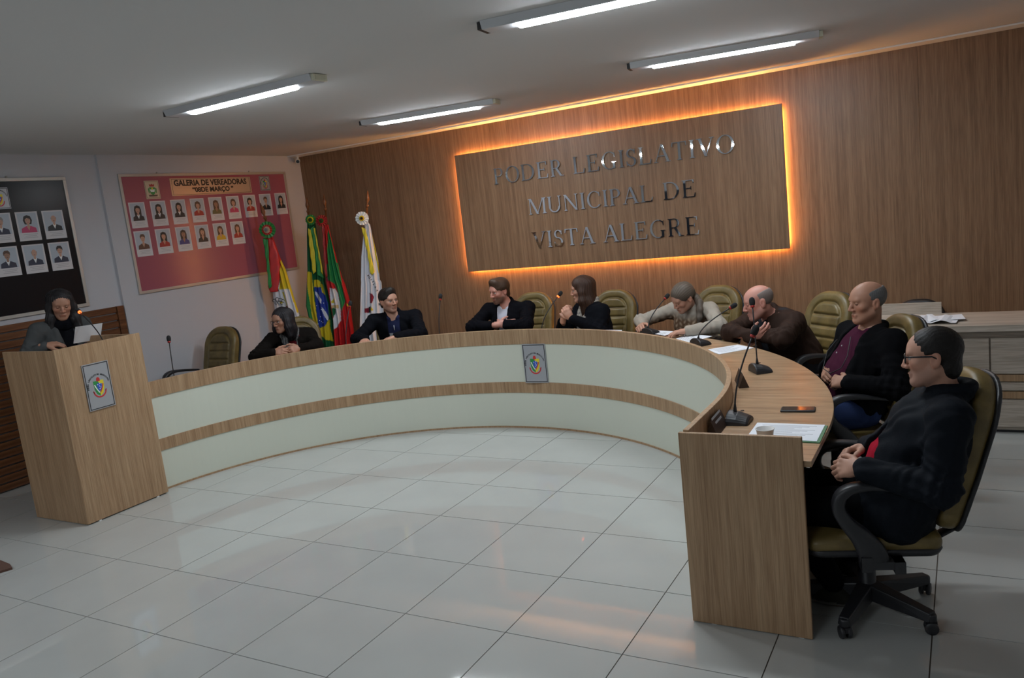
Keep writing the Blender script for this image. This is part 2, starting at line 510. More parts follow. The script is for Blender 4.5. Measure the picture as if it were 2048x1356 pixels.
for k_, x_ in enumerate((-3.6, -1.4, 0.8, 2.9)):  # unseen dark windows, added for contrast in the chrome letters' reflections
    w_ = MB().box((x_ - .62, YR, .95), (x_ + .62, YR + .02, 2.15)).build('window_%d' % (k_ + 1), 'added_dark_glass'); w_['kind'] = 'structure'
    f_ = MB()
    for a_ in ((-.66, .91, .66, .95), (-.66, 2.15, .66, 2.19), (-.66, .95, -.62, 2.15), (.62, .95, .66, 2.15), (-.02, .95, .02, 2.15)):
        f_.box((x_ + a_[0], YR, a_[1]), (x_ + a_[2], YR + .035, a_[3]))
    f_.build('window_frame', 'aluminium', w_)
struct('trim_1', MB().box((-4.69, YB - 0.20, ZC - 0.013), (XR, YB, ZC)), ['cornice_white'], bevel=0.003)

# slatted wainscot on the left wall
wains = thing('slatted_wainscot', 'dark brown horizontal wooden slat panelling along the lower left wall', 'wainscot', (-4.69, 2.03, 0))
nsl = 20; pitch = 1.385 / nsl
slat_me = MB().box((-0.026, -3.2, 0.0), (0.002, -0.075, pitch - 0.013)).mesh('slat', ['slat_wood'])
for k in range(nsl):
    o = link_mesh('slat', slat_me, wains); o.location = (0, 0, 0.012 + k * pitch)
    bv = o.modifiers.new('bevel', 'BEVEL'); bv.width = 0.003; bv.segments = 1
MB().box((-0.03, -0.07, 0.0), (0.012, 0.0, 1.385)).build('end_post', 'slat_wood', wains, 0.004)

# ---------------------------------------------------------------- ceiling lights
def ceiling_light(xa, ya, xb, yb, label, sx=1):
    cx_, cy_ = (xa + xb) / 2, (ya + yb) / 2
    L = math.hypot(xb - xa, yb - ya); a = math.atan2(yb - ya, xb - xa)
    t = thing('ceiling_light', label, 'lamp', (cx_, cy_, ZC), a, 'tube lights on the ceiling')
    h = L / 2
    m = MB()
    m.add([(x, y, z) for x in (-h, h) for y, z in ((-0.078, 0.0), (-0.058, -0.042), (0.058, -0.042), (0.078, 0.0))],
          [(0, 1, 5, 4), (1, 2, 6, 5), (2, 3, 7, 6), (3, 0, 4, 7), (0, 3, 2, 1), (4, 5, 6, 7)])
    m.build('housing', 'aluminium', t, 0.003)
    for sx_ in (-1, 1):
        c = MB().box((min(sx_ * h, sx_ * (h + 0.022)), -0.060, -0.040), (max(sx_ * h, sx_ * (h + 0.022)), 0.060, -0.003))
        for q in range(4):
            zz = -0.037 + q * 0.009
            c.box((min(sx_ * (h + 0.022), sx_ * (h + 0.025)), -0.045, zz), (max(sx_ * (h + 0.022), sx_ * (h + 0.025)), 0.045, zz + 0.004))
        c.build('end_cap', 'plastic_cream' if sx_ > 0 else 'black_plastic', t)
    d = 0.485
    pr = [(0.050 * math.cos(math.pi * k / 8), -0.0425 - 0.015 * math.sin(math.pi * k / 8)) for k in range(9)]
    m = MB(); n = len(pr)
    m.add([(x, y, z) for x in (-d, d) for y, z in pr], [(k, k + 1, n + k + 1, n + k) for k in range(n - 1)] + [tuple(range(n))[::-1], tuple(range(n, 2 * n)), (0, n, 2 * n - 1, n - 1)], 0, True)
    m.build('diffuser', 'tube', t)
    # a strip of clear ribs along the rim of the diffuser
    return t

ceiling_light(-2.46, 1.16, -1.06, 1.13, 'tube light with cream end cap over the lectern side, farther from the sign')
ceiling_light(-2.36, 3.15, -1.09, 3.36, 'tube light with dark end cap before the top left corner of the lit sign')
ceiling_light(0.27, 0.94, 1.60, 1.09, 'largest tube light, cut off by the top edge of the photo')
ceiling_light(0.29, 2.98, 1.55, 3.20, 'tube light above the right half of the lit sign')
ceiling_light(-3.90, -2.6, -2.50, -2.6, 'tube light on the ceiling behind the camera, left row')
ceiling_light(-3.05, -4.7, -1.65, -4.7, 'tube light on the ceiling behind the camera, farthest back')
ceiling_light(0.25, -3.3, 1.65, -3.3, 'unseen tube light behind the camera, right row, added to keep the room lit')  # added lamp out of view, only keeps up the light level

# ---------------------------------------------------------------- the wall sign
sign = thing('wall_sign', 'large wooden wall panel with chrome serif lettering and warm glowing edge', 'sign', (-0.70, YB, 1.89))
SW, SH, SD = 1.712, 0.632, 0.055
MB().box((-SW, -SD, -SH), (SW, -SD + 0.018, SH)).build('panel', 'wall_wood', sign, 0.0015, 1)
MB().box((-SW + 0.12, -SD + 0.018, -SH + 0.12), (SW - 0.12, -0.0005, SH - 0.12)).build('backing_frame', 'wall_wood', sign)
for lo, hi in (((-SW + 0.04, -0.020, SH - 0.036), (SW - 0.04, -0.008, SH - 0.026)), ((-SW + 0.04, -0.020, -SH + 0.026), (SW - 0.04, -0.008, -SH + 0.036)),
               ((-SW + 0.026, -0.020, -SH + 0.038), (-SW + 0.036, -0.008, SH - 0.038)), ((SW - 0.036, -0.020, -SH + 0.038), (SW - 0.026, -0.008, SH - 0.038))):
    MB().box(lo, hi).build('light_strip', 'led_strip', sign)

def seg(x0, y0, x1, y1):
    return [(x0, y0), (x1, y0), (x1, y1), (x0, y1)]
def arcp(cx, cy, rx, ry, wx, wy, a0, a1, n=20):
    A = [math.radians(a0 + (a1 - a0) * k / n) for k in range(n + 1)]
    out = [(cx + rx * math.cos(t), cy + ry * math.sin(t)) for t in A]
    inn = [(cx + (rx - wx) * math.cos(t), cy + (ry - wy) * math.sin(t)) for t in A]
    return [[out[k], out[k + 1], inn[k + 1], inn[k]] for k in range(n)]
TH, TN, SE = 0.135, 0.045, 0.035
def stem(x, w=TH, y0=0, y1=1, s=0.075, top=True, bot=True):
    p = [seg(x, y0, x + w, y1)]
    if bot: p += [seg(x - s, y0, x + w + s, y0 + SE), [(x - s * .5, y0 + SE), (x + w + s * .5, y0 + SE), (x + w, y0 + SE + .05), (x, y0 + SE + .05)]]
    if top: p += [seg(x - s, y1 - SE, x + w + s, y1), [(x, y1 - SE - .05), (x + w, y1 - SE - .05), (x + w + s * .5, y1 - SE), (x - s * .5, y1 - SE)]]
    return p
def diag(x0, y0, x1, y1, w): return [[(x0, y0), (x0 + w, y0), (x1 + w, y1), (x1, y1)]]
def glyph(c):
    if c == 'P': return stem(.08) + [seg(.2, 1 - TN, .4, 1), seg(.2, .47, .4, .47 + TN)] + arcp(.38, .735, .29, .265, TH, TN, -90, 90, 12), .74
    if c == 'R': return glyph('P')[0] + diag(.62, 0, .33, .49, .15) + [seg(.6, 0, .88, SE)], .92
    if c == 'O': return arcp(.5, .5, .48, .52, TH, TN, 0, 360, 32), 1.0
    if c == 'D': return stem(.08) + [seg(.2, 1 - TN, .42, 1), seg(.2, 0, .42, TN)] + arcp(.40, .5, .52, .5, TH, TN, -90, 90, 18), 1.0
    if c == 'E': return stem(.08, s=.07) + [seg(.1, 1 - TN, .68, 1), seg(.1, 0, .72, TN), seg(.2, .50, .52, .50 + TN), [(.63, .80), (.68, .80), (.68, 1), (.60, 1)], [(.64, 0), (.72, 0), (.76, .24), (.71, .24)], seg(.49, .42, .53, .63)], .82
    if c == 'L': return stem(.08, s=.07) + [seg(.1, 0, .70, TN), [(.62, 0), (.70, 0), (.75, .26), (.70, .26)]], .80
    if c == 'G': return arcp(.5, .5, .48, .52, TH, TN, 48, 318, 26) + stem(.70, TH, 0.03, .42, .07, True, False) + [[(.80, .68), (.84, .68), (.84, .98), (.78, .86)]], .98
    if c == 'C': return arcp(.5, .5, .48, .52, TH, TN, 45, 318, 26) + [[(.80, .68), (.84, .68), (.84, .98), (.78, .86)]], .92
    if c == 'I': return stem(.09), .34
    if c == 'T': return stem(.36, top=False) + [seg(.02, 1 - TN, .84, 1), [(.0, .76), (.05, .76), (.10, 1), (.02, 1)], [(.81, .76), (.86, .76), (.84, 1), (.76, 1)]], .88
    if c == 'V': return diag(.40, 0, .08, 1, .15) + diag(.44, 0, .82, 1, .055) + [seg(-.02, 1 - SE, .30, 1), seg(.70, 1 - SE, .96, 1)], .94
    if c == 'A': return diag(.06, 0, .43, 1, .05) + diag(.74, 0, .40, 1, .15) + [seg(.22, .33, .68, .33 + TN), seg(-.03, 0, .22, SE), seg(.64, 0, .97, SE)], .95
    if c == 'U': return stem(.08, TH, .3, 1, bot=False) + stem(.78, .06, .3, 1, bot=False) + arcp(.46, .36, .38, .38, .115, .07, 180, 360, 16), .98
    if c == 'N': return stem(.10, .055, s=.08) + stem(.82, .055, top=True, bot=False) + diag(.76, 0, .06, 1, .15), 1.0
    if c == 'M': return stem(.08, .055, s=.08) + stem(1.0, TH) + diag(.52, 0, .08, 1, .15) + diag(.56, 0, .98, 1, .055), 1.22
    if c == 'S': return arcp(.32, .745, .27, .255, .12, .05, 30, 275, 18) + arcp(.32, .27, .29, .275, .125, .05, -150, 95, 18) + [[(.52, .72), (.56, .72), (.57, 1.0), (.50, .86)], [(.04, 0), (.11, .14), (.07, .30), (.03, .30)]], .66
    return [], .38
def sign_row(txt, x0, x1, base, cap):
    adv = [glyph(c)[1] + 0.10 for c in txt]; adv[-1] -= .10
    sx = (x1 - x0) / sum(adv); x = x0
    for c, a in zip(txt, adv):
        if c != ' ':
            m = MB()
            for q, pl in enumerate(glyph(c)[0]):
                m.poly([((p[0] * sx), p[1] * cap) for p in pl], (0, 0, 0), (1, 0, 0), (0, 0, 1), (0, -1, 0), 0.013 + 0.00003 * q, 0)
            lt_ = m.build('letter', 'chrome', sign); lt_.location = (x, -SD - .001, base)
            lt_.rotation_euler = (math.radians(random.uniform(-1.0, .8)), 0, math.radians(random.uniform(-1.2, 1.2)))
        x += a * sx
sign_row('PODER LEGISLATIVO', -1.942 + .70, .589 + .70, 2.160 - 1.89, 0.164)
sign_row('MUNICIPAL DE', -1.565 + .70, .213 + .70, 1.806 - 1.89, 0.160)
sign_row('VISTA ALEGRE', -1.562 + .70, .220 + .70, 1.455 - 1.89, 0.168)

# ---------------------------------------------------------------- emblems and plaques
def crest(mb, o, r, u, n, s, off, base):
    """shield with red crown, blue star field and ribbon; mats base..: green yellow blue white red"""
    G, Yl, Bl, W, Rd = range(base, base + 5)
    sh = [(-.5, .55), (0, .55), (0, -.85), (-.3, -.62), (-.46, -.2)]
    mb.poly([(x * s, y * s) for x, y in sh], o, r, u, n, .0006, off, G)
    mb.poly([(-x * s, y * s) for x, y in sh], o, r, u, n, .0006, off, Yl)
    mb.poly([(x * s, y * s) for x, y in [(-.24, .22), (0, .36), (.3, .22), (.22, -.2), (0, -.45), (-.1, -.3)]], o, r, u, n, .0009, off, Bl)
    for a in range(8):
        t0, t1 = a / 8, (a + 1) / 8
        f = lambda t: (-.40 + .38 * t, .22 - .78 * t ** .75)
        g = lambda t: (.40 - .38 * t, .22 - .78 * t ** .75)
        for h, c in ((f, W), (g, Rd)):
            p, q = h(t0), h(t1)
            w = .05
            mb.poly([((p[0] - w) * s, p[1] * s), ((q[0] - w) * s, q[1] * s), ((q[0] + w) * s, q[1] * s), ((p[0] + w) * s, p[1] * s)], o, r, u, n, .0010, off, c)
    for x, y in ((-.1, .2), (.1, .24), (.05, .04), (.14, -.08), (.04, -.2)):
        mb.poly([((x + .05 * math.cos(k * 1.257)) * s, (y + .05 * math.sin(k * 1.257)) * s) for k in range(5)], o, r, u, n, .0013, off, W)
    mb.poly([(x * s, y * s) for x, y in [(-.17, .5), (.17, .5), (.15, .75), (.05, .86), (-.05, .86), (-.15, .75)]], o, r, u, n, .0012, off, Rd)
    for a in range(10):
        t0, t1 = math.radians(200 + a * 14), math.radians(200 + (a + 1) * 14)
        mb.poly([(.66 * math.cos(t0) * s, (-.25 + .75 * math.sin(t0)) * s), (.66 * math.cos(t1) * s, (-.25 + .75 * math.sin(t1)) * s),
                 (.56 * math.cos(t1) * s, (-.25 + .62 * math.sin(t1)) * s), (.56 * math.cos(t0) * s, (-.25 + .62 * math.sin(t0)) * s)], o, r, u, n, .0012, off, Rd)
    for sx in (-1, 1):
        mb.poly([(sx * .66 * s, -.38 * s), (sx * .48 * s, -.45 * s), (sx * .54 * s, -.62 * s), (sx * .6 * s, -.28 * s)], o, r, u, n, .0014, off, Rd)
CREST_M = ['p_green', 'p_yellow', 'p_blue', 'p_white', 'p_red']

def arc_text(mb, txt, size, R, a0, a1, o, r, u, n, off, mi):
    o, r, u, n = Vector(o), Vector(r), Vector(u), Vector(n)
    N = len(txt)
    for i, c in enumerate(txt):
        if c == ' ': continue
        a = math.radians(a0 + (a1 - a0) * i / (N - 1))
        rr = r * math.sin(a) + u * math.cos(a); tt = r * math.cos(a) - u * math.sin(a)
        add_text(mb, c, size, o + rr * R + n * off, tt, rr, n, 0.0006, mi)

def plaque(o, r, u, n, w, h, name, label, parent=None, cs=None):
    """metal plaque: plate, dark line border, crest with curved lettering"""
    root = thing(name, label, 'plaque', o) if parent is None else None
    P = root if root else parent
    oo = (0, 0, 0) if root else o
    ro, uo, no = Vector(r), Vector(u), Vector(n)
    m = MB().obox(Vector(oo) + no * .004, ro, uo, no, w / 2, h / 2, .004)
    pl = m.build('plate', 'plaque_metal', P)
    b = MB(); e = .006 * w / .21; t = .006 * w / .21
    for x0, y0, x1, y1 in ((-w / 2 + e, h / 2 - e - t, w / 2 - e, h / 2 - e), (-w / 2 + e, -h / 2 + e, w / 2 - e, -h / 2 + e + t),
                           (-w / 2 + e, -h / 2 + e + t, -w / 2 + e + t, h / 2 - e - t), (w / 2 - e - t, -h / 2 + e + t, w / 2 - e, h / 2 - e - t)):
        b.poly(seg(x0, y0, x1, y1), oo, r, u, n, .0008, .008)
    b.build('border', 'ink', pl)
    s = cs or w * .40
    c = MB(); crest(c, Vector(oo) - uo * h * .02, r, u, n, s, .0081, 0)
    c.build('crest', CREST_M, pl)
    l = MB(); arc_text(l, 'PODER LEGISLATIVO MUNICIPAL', w * .075, w * .41, -100, 75, Vector(oo) - uo * h * .0, r, u, n, .0081, 0)
    l.build('lettering', 'ink', pl)
    return root or pl

# ---------------------------------------------------------------- picture boards
def circle2(cx, cy, rx, ry, n=14, a0=0, a1=360):
    return [(cx + rx * math.cos(math.radians(a0 + (a1 - a0) * k / n)), cy + ry * math.sin(math.radians(a0 + (a1 - a0) * k / n))) for k in range(n + (0 if a1 - a0 == 360 else 1))]

PM = ['p_card', 'p_bg', 'p_skin', 'p_hair_black', 'p_cloth_black', 'p_grey', 'p_white', 'ink']
def portrait(parent, y, z, w, h, hair, cloth, kind, skin='p_skin', collar=None):
    """a printed card with a head-and-shoulders picture and a caption"""
    mats = ['p_card', 'p_bg', skin, hair, cloth, 'p_grey', collar or skin]
    o, r, u, n = (0.010, y, z), (0, 1, 0), (0, 0, 1), (1, 0, 0)
    m = MB()
    m.poly(seg(-w / 2, -h / 2, w / 2, h / 2), o, r, u, n, .0014, 0, 0)
    pw, p0, p1 = w * .43, -h * .22, h * .46
    m.poly(seg(-pw, p0, pw, p1), o, r, u, n, .0004, .0014, 1)
    hy = p0 + (p1 - p0) * .62; s = (p1 - p0)
    cl = lambda l: [(max(-pw, min(pw, x)), max(p0, min(p1, yy))) for x, yy in l]
    if kind == 'long':
        m.poly(cl([(-.20 * s, p0 + .05 * s), (.20 * s, p0 + .05 * s), (.23 * s, hy), (.17 * s, hy + .20 * s), (0, hy + .27 * s), (-.17 * s, hy + .20 * s), (-.23 * s, hy)]), o, r, u, n, .0003, .0018, 3)
    elif kind == 'bob':
        m.poly(cl([(-.17 * s, hy - .2 * s), (.17 * s, hy - .2 * s), (.23 * s, hy), (.17 * s, hy + .20 * s), (0, hy + .27 * s), (-.17 * s, hy + .20 * s), (-.23 * s, hy)]), o, r, u, n, .0003, .0018, 3)
    elif kind == 'short':
        m.poly(cl([(-.16 * s, hy), (.16 * s, hy), (.17 * s, hy + .14 * s), (.09 * s, hy + .25 * s), (-.09 * s, hy + .25 * s), (-.17 * s, hy + .14 * s)]), o, r, u, n, .0003, .0018, 3)
    m.poly(cl([(-pw * .82, p0), (pw * .82, p0), (pw * .76, p0 + .22 * s), (.10 * s, p0 + .34 * s), (-.10 * s, p0 + .34 * s), (-pw * .76, p0 + .22 * s)]), o, r, u, n, .0003, .0022, 4)
    m.poly(cl([(-.10 * s, p0 + .345 * s), (.0, p0 + .10 * s), (.10 * s, p0 + .345 * s)]), o, r, u, n, .0003, .0026, 6)
    m.poly([(-.055 * s, p0 + .30 * s), (.055 * s, p0 + .30 * s), (.055 * s, hy - .1 * s), (-.055 * s, hy - .1 * s)], o, r, u, n, .0003, .0027, 2)
    m.poly(circle2(0, hy - .01 * s, .135 * s, .185 * s), o, r, u, n, .0003, .0030, 2)
    if kind != 'bald':
        m.poly(cl([(-.135 * s, hy + .06 * s), (-.03 * s, hy + .12 * s), (.11 * s, hy + .07 * s), (.145 * s, hy + .05 * s), (.13 * s, hy + .17 * s), (0, hy + .24 * s), (-.13 * s, hy + .17 * s)]), o, r, u, n, .0003, .0033, 3)
    else:
        for sx in (-1, 1): m.poly([(sx * .115 * s, hy + .10 * s), (sx * .15 * s, hy + .06 * s), (sx * .145 * s, hy - .03 * s), (sx * .12 * s, hy)], o, r, u, n, .0003, .0033, 3)
    for sx in (-1, 1): m.poly(circle2(sx * .05 * s, hy + .02 * s, .022 * s, .011 * s, 8), o, r, u, n, .0003, .0034, 3)
    m.poly(circle2(0, hy - .10 * s, .045 * s, .012 * s, 8), o, r, u, n, .0003, .0034, 4)
    for q, (x0, x1) in enumerate(((-.30, .36), (-.22, .30), (-.30, .34))):
        m.poly(seg(x0 * w, -h * (.29 + .055 * q), x1 * w, -h * (.275 + .055 * q)), o, r, u, n, .0003, .0014, 5)
    return m.build('portrait', mats, parent)

def board(name, label, y0, y1, z0, z1, face, fr=0.028):
    t = thing(name, label, 'notice board', (-4.69 if y0 > 2 else XL, (y0 + y1) / 2, (z0 + z1) / 2))
    hy, hz = (y1 - y0) / 2, (z1 - z0) / 2
    MB().box((0.0, -hy + fr * .5, -hz + fr * .5), (0.010, hy - fr * .5, hz - fr * .5)).build('backing', face, t)
    f = MB()
    for a, b, c, d in ((-hy, -hz, hy, -hz + fr), (-hy, hz - fr, hy, hz), (-hy, -hz + fr, -hy + fr, hz - fr), (hy - fr, -hz + fr, hy, hz - fr)):
        f.box((0.0, a, b), (0.018, c, d))
    f.build('frame', 'silver_frame', t, 0.002)
    for yy in (-hy * .6, hy * .5):
        MB().lathe([(.004, 0), (.009, .003), (.009, .012), (.004, .016)], (0.008, yy, hz), 10).build('hanger', 'silver_frame', t)
    return t

pink = board('picture_board', 'pink gallery board with two rows of womens portraits and a title plate', 2.222, 4.430, 1.462, 2.630, 'board_pink')
pc, pz = (2.222 + 4.430) / 2, (1.462 + 2.630) / 2
row1 = [('p_hair_black', 'p_cloth_black', 'long', 'p_skin', 'p_white'), ('p_hair_black', 'p_cloth_black', 'long', 'p_skin', 'p_white'), ('p_hair_black', 'p_cloth_black', 'long', 'p_skin', 'p_white'),
        ('p_hair_brown', 'p_cloth_red', 'bob', 'p_skin', None), ('p_hair_brown', 'p_olive', 'long', 'p_skin_dark', None), ('p_hair_brown', 'p_cloth_pink', 'bob', 'p_skin', None),
        ('p_hair_black', 'p_cloth_red', 'bob', 'p_skin', None), ('p_hair_brown', 'p_cloth_black', 'short', 'p_skin', None), ('p_hair_black', 'p_cloth_black', 'long', 'p_skin', None)]
row2 = [('p_hair_brown', 'p_cloth_brown', 'short', 'p_skin', None), ('p_hair_black', 'p_cloth_red', 'long', 'p_skin', None), ('p_hair_black', 'p_cloth_blue', 'long', 'p_skin_dark', None),
        ('p_hair_brown', 'p_cloth_black', 'long', 'p_skin', None), ('p_hair_brown', 'p_cloth_yellow', 'long', 'p_skin', None), ('p_hair_brown', 'p_cloth_red', 'long', 'p_skin', None)]
for k, a in enumerate(row1): portrait(pink, 2.367 + .241 * k - pc, 2.230 + .0035 * k - pz, .178, .25, a[0], a[1], a[2], a[3], a[4])
for k, a in enumerate(row2): portrait(pink, 2.367 + .241 * k - pc, 1.950 + .0035 * k - pz, .178, .25, a[0], a[1], a[2], a[3], a[4])
tp = MB().box((0.010, 2.795 - pc, 2.400 - pz), (0.014, 3.870 - pc, 2.578 - pz)).build('title_plate', 'title_metal', pink)
b = MB(); oy = (2.795 + 3.870) / 2 - pc; oz = 2.489 - pz
for a_, b_2, c_, d_ in ((-.52, .078, .52, .081), (-.52, -.081, .52, -.078), (-.52, -.078, -.517, .078), (.517, -.078, .52, .078)):
    b.poly(seg(a_, b_2, c_, d_), (0.014, oy, oz), (0, 1, 0), (0, 0, 1), (1, 0, 0), .0006)
b.build('border', 'ink', tp)
l = MB()
add_text(l, 'GALERIA DE VEREADORAS', .082, (.014, oy - .01, oz + .037), (0, 1, 0), (0, 0, 1), (1, 0, 0), .0030, width=.97)
add_text(l, '\u201c08DE MAR\u00c7O \u201d', .070, (.014, oy - .0, oz - .036), (0, 1, 0), (0, 0, 1), (1, 0, 0), .0028, width=.55)
l.build('lettering', 'ink', tp)
# municipal arms on a cream plate (left) and the crest plaque (right)
arms = MB().box((0.010, 2.492 - pc, 2.380 - pz), (0.014, 2.655 - pc, 2.560 - pz)).build('arms_plate', 'p_cream', pink)
a = MB(); ao = (0.014, 2.573 - pc, 2.470 - pz); R_, U_, N_ = (0, 1, 0), (0, 0, 1), (1, 0, 0)
for q in ((-.076, .078, .076, .081), (-.076, -.081, .076, -.078), (-.076, -.078, -.073, .078), (.073, -.078, .076, .078)): a.poly(seg(*q), ao, R_, U_, N_, .0006, 0, 3)
a.poly([(-.032, .025), (.032, .025), (.032, -.02), (.02, -.042), (0, -.052), (-.02, -.042), (-.032, -.02)], ao, R_, U_, N_, .0006, 0, 0)
a.poly([(-.028, .004), (.028, .004), (.020, -.022), (-.020, -.022)], ao, R_, U_, N_, .0006, .0006, 2)
a.poly([(-.014, .020), (.014, .020), (0, -.004)], ao, R_, U_, N_, .0006, .0010, 1)
a.poly([(-.026, .032), (.026, .032), (.03, .056), (.012, .050), (0, .060), (-.012, .050), (-.03, .056)], ao, R_, U_, N_, .0006, 0, 4)
a.poly([(-.052, -.050), (.052, -.050), (.046, -.066), (-.046, -.066)], ao, R_, U_, N_, .0006, .0006, 3)
a.poly([(-.05, .01), (-.036, .02), (-.036, -.035), (-.045, -.03)], ao, R_, U_, N_, .0006, 0, 0)
a.poly([(.05, .01), (.036, .02), (.036, -.035), (.045, -.03)], ao, R_, U_, N_, .0006, 0, 0)
a.build('coat_of_arms', ['p_green', 'p_yellow', 'p_white', 'p_cloth_brown', 'p_cloth_red'], arms)
plaque((0.010, 4.082 - pc, 2.500 - pz), R_, U_, N_, .15, .165, 'emblem', '', pink, .058)

blk = board('picture_board', 'black gallery board with silver frame behind the woman at the lectern', -0.35, 1.712, 1.43, 2.615, 'board_black', 0.03)
bc, bz = (-0.35 + 1.712) / 2, (1.43 + 2.615) / 2
men1 = [('p_hair_grey', 'p_cloth_black', 'bald', 'p_skin', 'p_white'), ('p_hair_black', 'p_cloth_pink', 'bob', 'p_skin', None), ('p_hair_grey', 'p_cloth_navy', 'short', 'p_skin', 'p_white'), ('p_hair_black', 'p_cloth_black', 'short', 'p_skin', 'p_white')]
men2 = [('p_hair_black', 'p_cloth_navy', 'short', 'p_skin', 'p_white'), ('p_hair_grey', 'p_cloth_navy', 'bald', 'p_skin', 'p_white'), ('p_hair_brown', 'p_cloth_navy', 'short', 'p_skin_dark', 'p_white'), ('p_hair_black', 'p_cloth_black', 'short', 'p_skin', 'p_white')]
for k in range(4):
    a1, a2 = men1[k], men2[k]
    portrait(blk, 1.530 - .232 * k - bc, 2.197 - bz, .192, .25, *a1); portrait(blk, 1.530 - .232 * k - bc, 1.913 - bz, .192, .25, *a2)
plaque((0.010, 1.095 - bc, 2.445 - bz), R_, U_, N_, .17, .18, 'emblem', '', blk, .066)
# ---------------------------------------------------------------- the curved council desk
DC = (-0.91, 0.80); DR = 2.25; YE = 0.36
def desk_path(extra=0.0):
    pts = []
    for k in range(97):
        a = math.radians(174.5 - 174.5 * k / 96)
        pts.append((DC[0], DC[1], math.cos(a), math.sin(a)))
    pts.append((DC[0], YE, 1.0, 0.0))
    return pts
DP = desk_path()
def band(d0, d1, z0, z1, path=None):
    P = path or DP
    m = MB(); v = []; f = []
    for cx_, cy_, nx, ny in P:
        for d, z in ((d0, z0), (d1, z0), (d1, z1), (d0, z1)):
            v.append((cx_ + nx * (DR + d) + 0.91, cy_ + ny * (DR + d) - 0.80, z))
    n = len(P)
    for i in range(n - 1):
        for k in range(4):
            k2 = (k + 1) % 4
            f.append((i * 4 + k, (i + 1) * 4 + k, (i + 1) * 4 + k2, i * 4 + k2))
    f.append((0, 1, 2, 3)); f.append(tuple((n - 1) * 4 + k for k in (3, 2, 1, 0)))
    return m.add(v, f)
desk = thing('council_desk', 'long semicircular council desk with cream front panels and light oak bands', 'desk', (DC[0], DC[1], 0))
band(0.000, 0.016, 0.010, 0.315).build('front_panel', 'white_panel', desk)
band(0.000, 0.016, 0.405, 0.740).build('front_panel', 'white_panel', desk)
band(-0.006, 0.020, 0.738, 0.866).build('top_band', 'desk_wood', desk, 0.0015, 1)
band(-0.006, 0.018, 0.312, 0.408).build('middle_band', 'desk_wood', desk, 0.0015, 1)
band(-0.007, 0.018, 0.0, 0.014).build('base_strip', 'desk_wood', desk)
band(0.021, 0.505, 0.732, 0.757).build('desktop', 'desk_top_wood', desk, 0.002, 2)
MB().box((2.25 - 0.022, YE - 0.80 - 0.020, 0.004), (2.25 + 0.475, YE - 0.80, 0.858)).build('end_panel', 'desk_wood', desk, 0.0015, 1)
for q in (0.06, 0.42):
    MB().box((2.25 + q, YE - 0.80 - 0.015, 0.0), (2.25 + q + 0.02, YE - 0.80 - 0.005, 0.004)).build('glide', 'plastic_white', desk)
for a in (6, 37, 58, 76, 94, 112, 130, 148, 168):
    c, s = math.cos(math.radians(a)), math.sin(math.radians(a))
    MB().obox((c * (DR + .20), s * (DR + .20), .365), (c, s, 0), (-s, c, 0), (0, 0, 1), .17, .009, .364).build('support_panel', 'desk_wood', desk)
plaque((-0.80, DC[1] + DR * math.sin(math.acos((-0.80 + 0.91) / DR)) - 0.013, 0.575), (1, 0.04, 0), (0, 0, 1), (0.04, -1, 0), .215, .335, 'emblem_plaque',
       'silver emblem plaque on the cream front of the curved desk')

# ---------------------------------------------------------------- lectern
lec = thing('lectern', 'tall light oak lectern with an emblem plaque on its front', 'lectern', (-3.37, 0.67, 0))
MB().box((0.302, -0.333, 0.008), (0.32, 0.333, 1.268)).build('front_panel', 'desk_wood', lec, 0.0015, 1)
MB().box((-0.32, -0.333, 0.004), (0.301, -0.315, 1.262)).build('side_panel', 'desk_wood', lec, 0.0015, 1)
MB().box((-0.32, 0.315, 0.004), (0.301, 0.333, 1.262)).build('side_panel', 'desk_wood', lec, 0.0015, 1)
MB().box((-0.32, -0.314, 1.13), (0.301, 0.314, 1.15)).build('top', 'desk_wood', lec, 0.001, 1)
MB().box((-0.28, -0.314, 0.60), (0.301, 0.314, 0.618)).build('shelf', 'desk_wood', lec)
for y in (-0.25, 0.23):
    MB().box((0.27, y, 0.0), (0.318, y + 0.02, 0.008)).build('glide', 'plastic_white', lec)
    MB().box((-0.30, y, 0.0), (-0.27, y + 0.02, 0.004)).build('glide', 'plastic_white', lec)
plaque((-3.05 + .0005, 0.605, 0.955), (0, 1, 0), (0, 0, 1), (1, 0, 0), .20, .335, 'emblem_plaque', 'silver emblem plaque on the front of the lectern')

# ---------------------------------------------------------------- chairs (local: faces +y, hub at the origin)
chair0 = thing('office_chair', 'empty khaki swivel chair at the far left end of the curved desk', 'chair', (0, 0, 0), 0, 'khaki swivel chairs around the curved desk')
f = Field((-.30, -.34, .30), (.30, .34, .48), 0.013)
f.rbox((0, .01, .395), (.245, .255, .045), .042)
f.fn(lambda X, Y, Z: 0.0 * X + Z - (.436 - .35 * (X ** 2) * 0.5 - 0.25 * np.maximum(Y - .12, 0) ** 2 * 3), k=.03, op=2)
V, Q = f.surface(); link_mesh('seat', np_mesh('seat', V, Q, 'leather_khaki'), chair0)
m = MB(); prof = [(.235, .30), (.245, .315), (.245, .325), (.235, .33)]
def rrect(hx, hy, r, z, n=6):
    out = []
    for sx, sy, a0 in ((1, 1, 0), (-1, 1, 90), (-1, -1, 180), (1, -1, 270)):
        for k in range(n + 1):
            a = math.radians(a0 + 90 * k / n)
            out.append((sx * (hx - r) + r * math.cos(a), sy * (hy - r) + r * math.sin(a) + .01, z))
    return out
rings = [rrect(.20, .22, .08, .332), rrect(.238, .25, .06, .342), rrect(.246, .258, .06, .362), rrect(.240, .25, .06, .372)]
n = len(rings[0]); v = [p for r_ in rings for p in r_]; ff = []
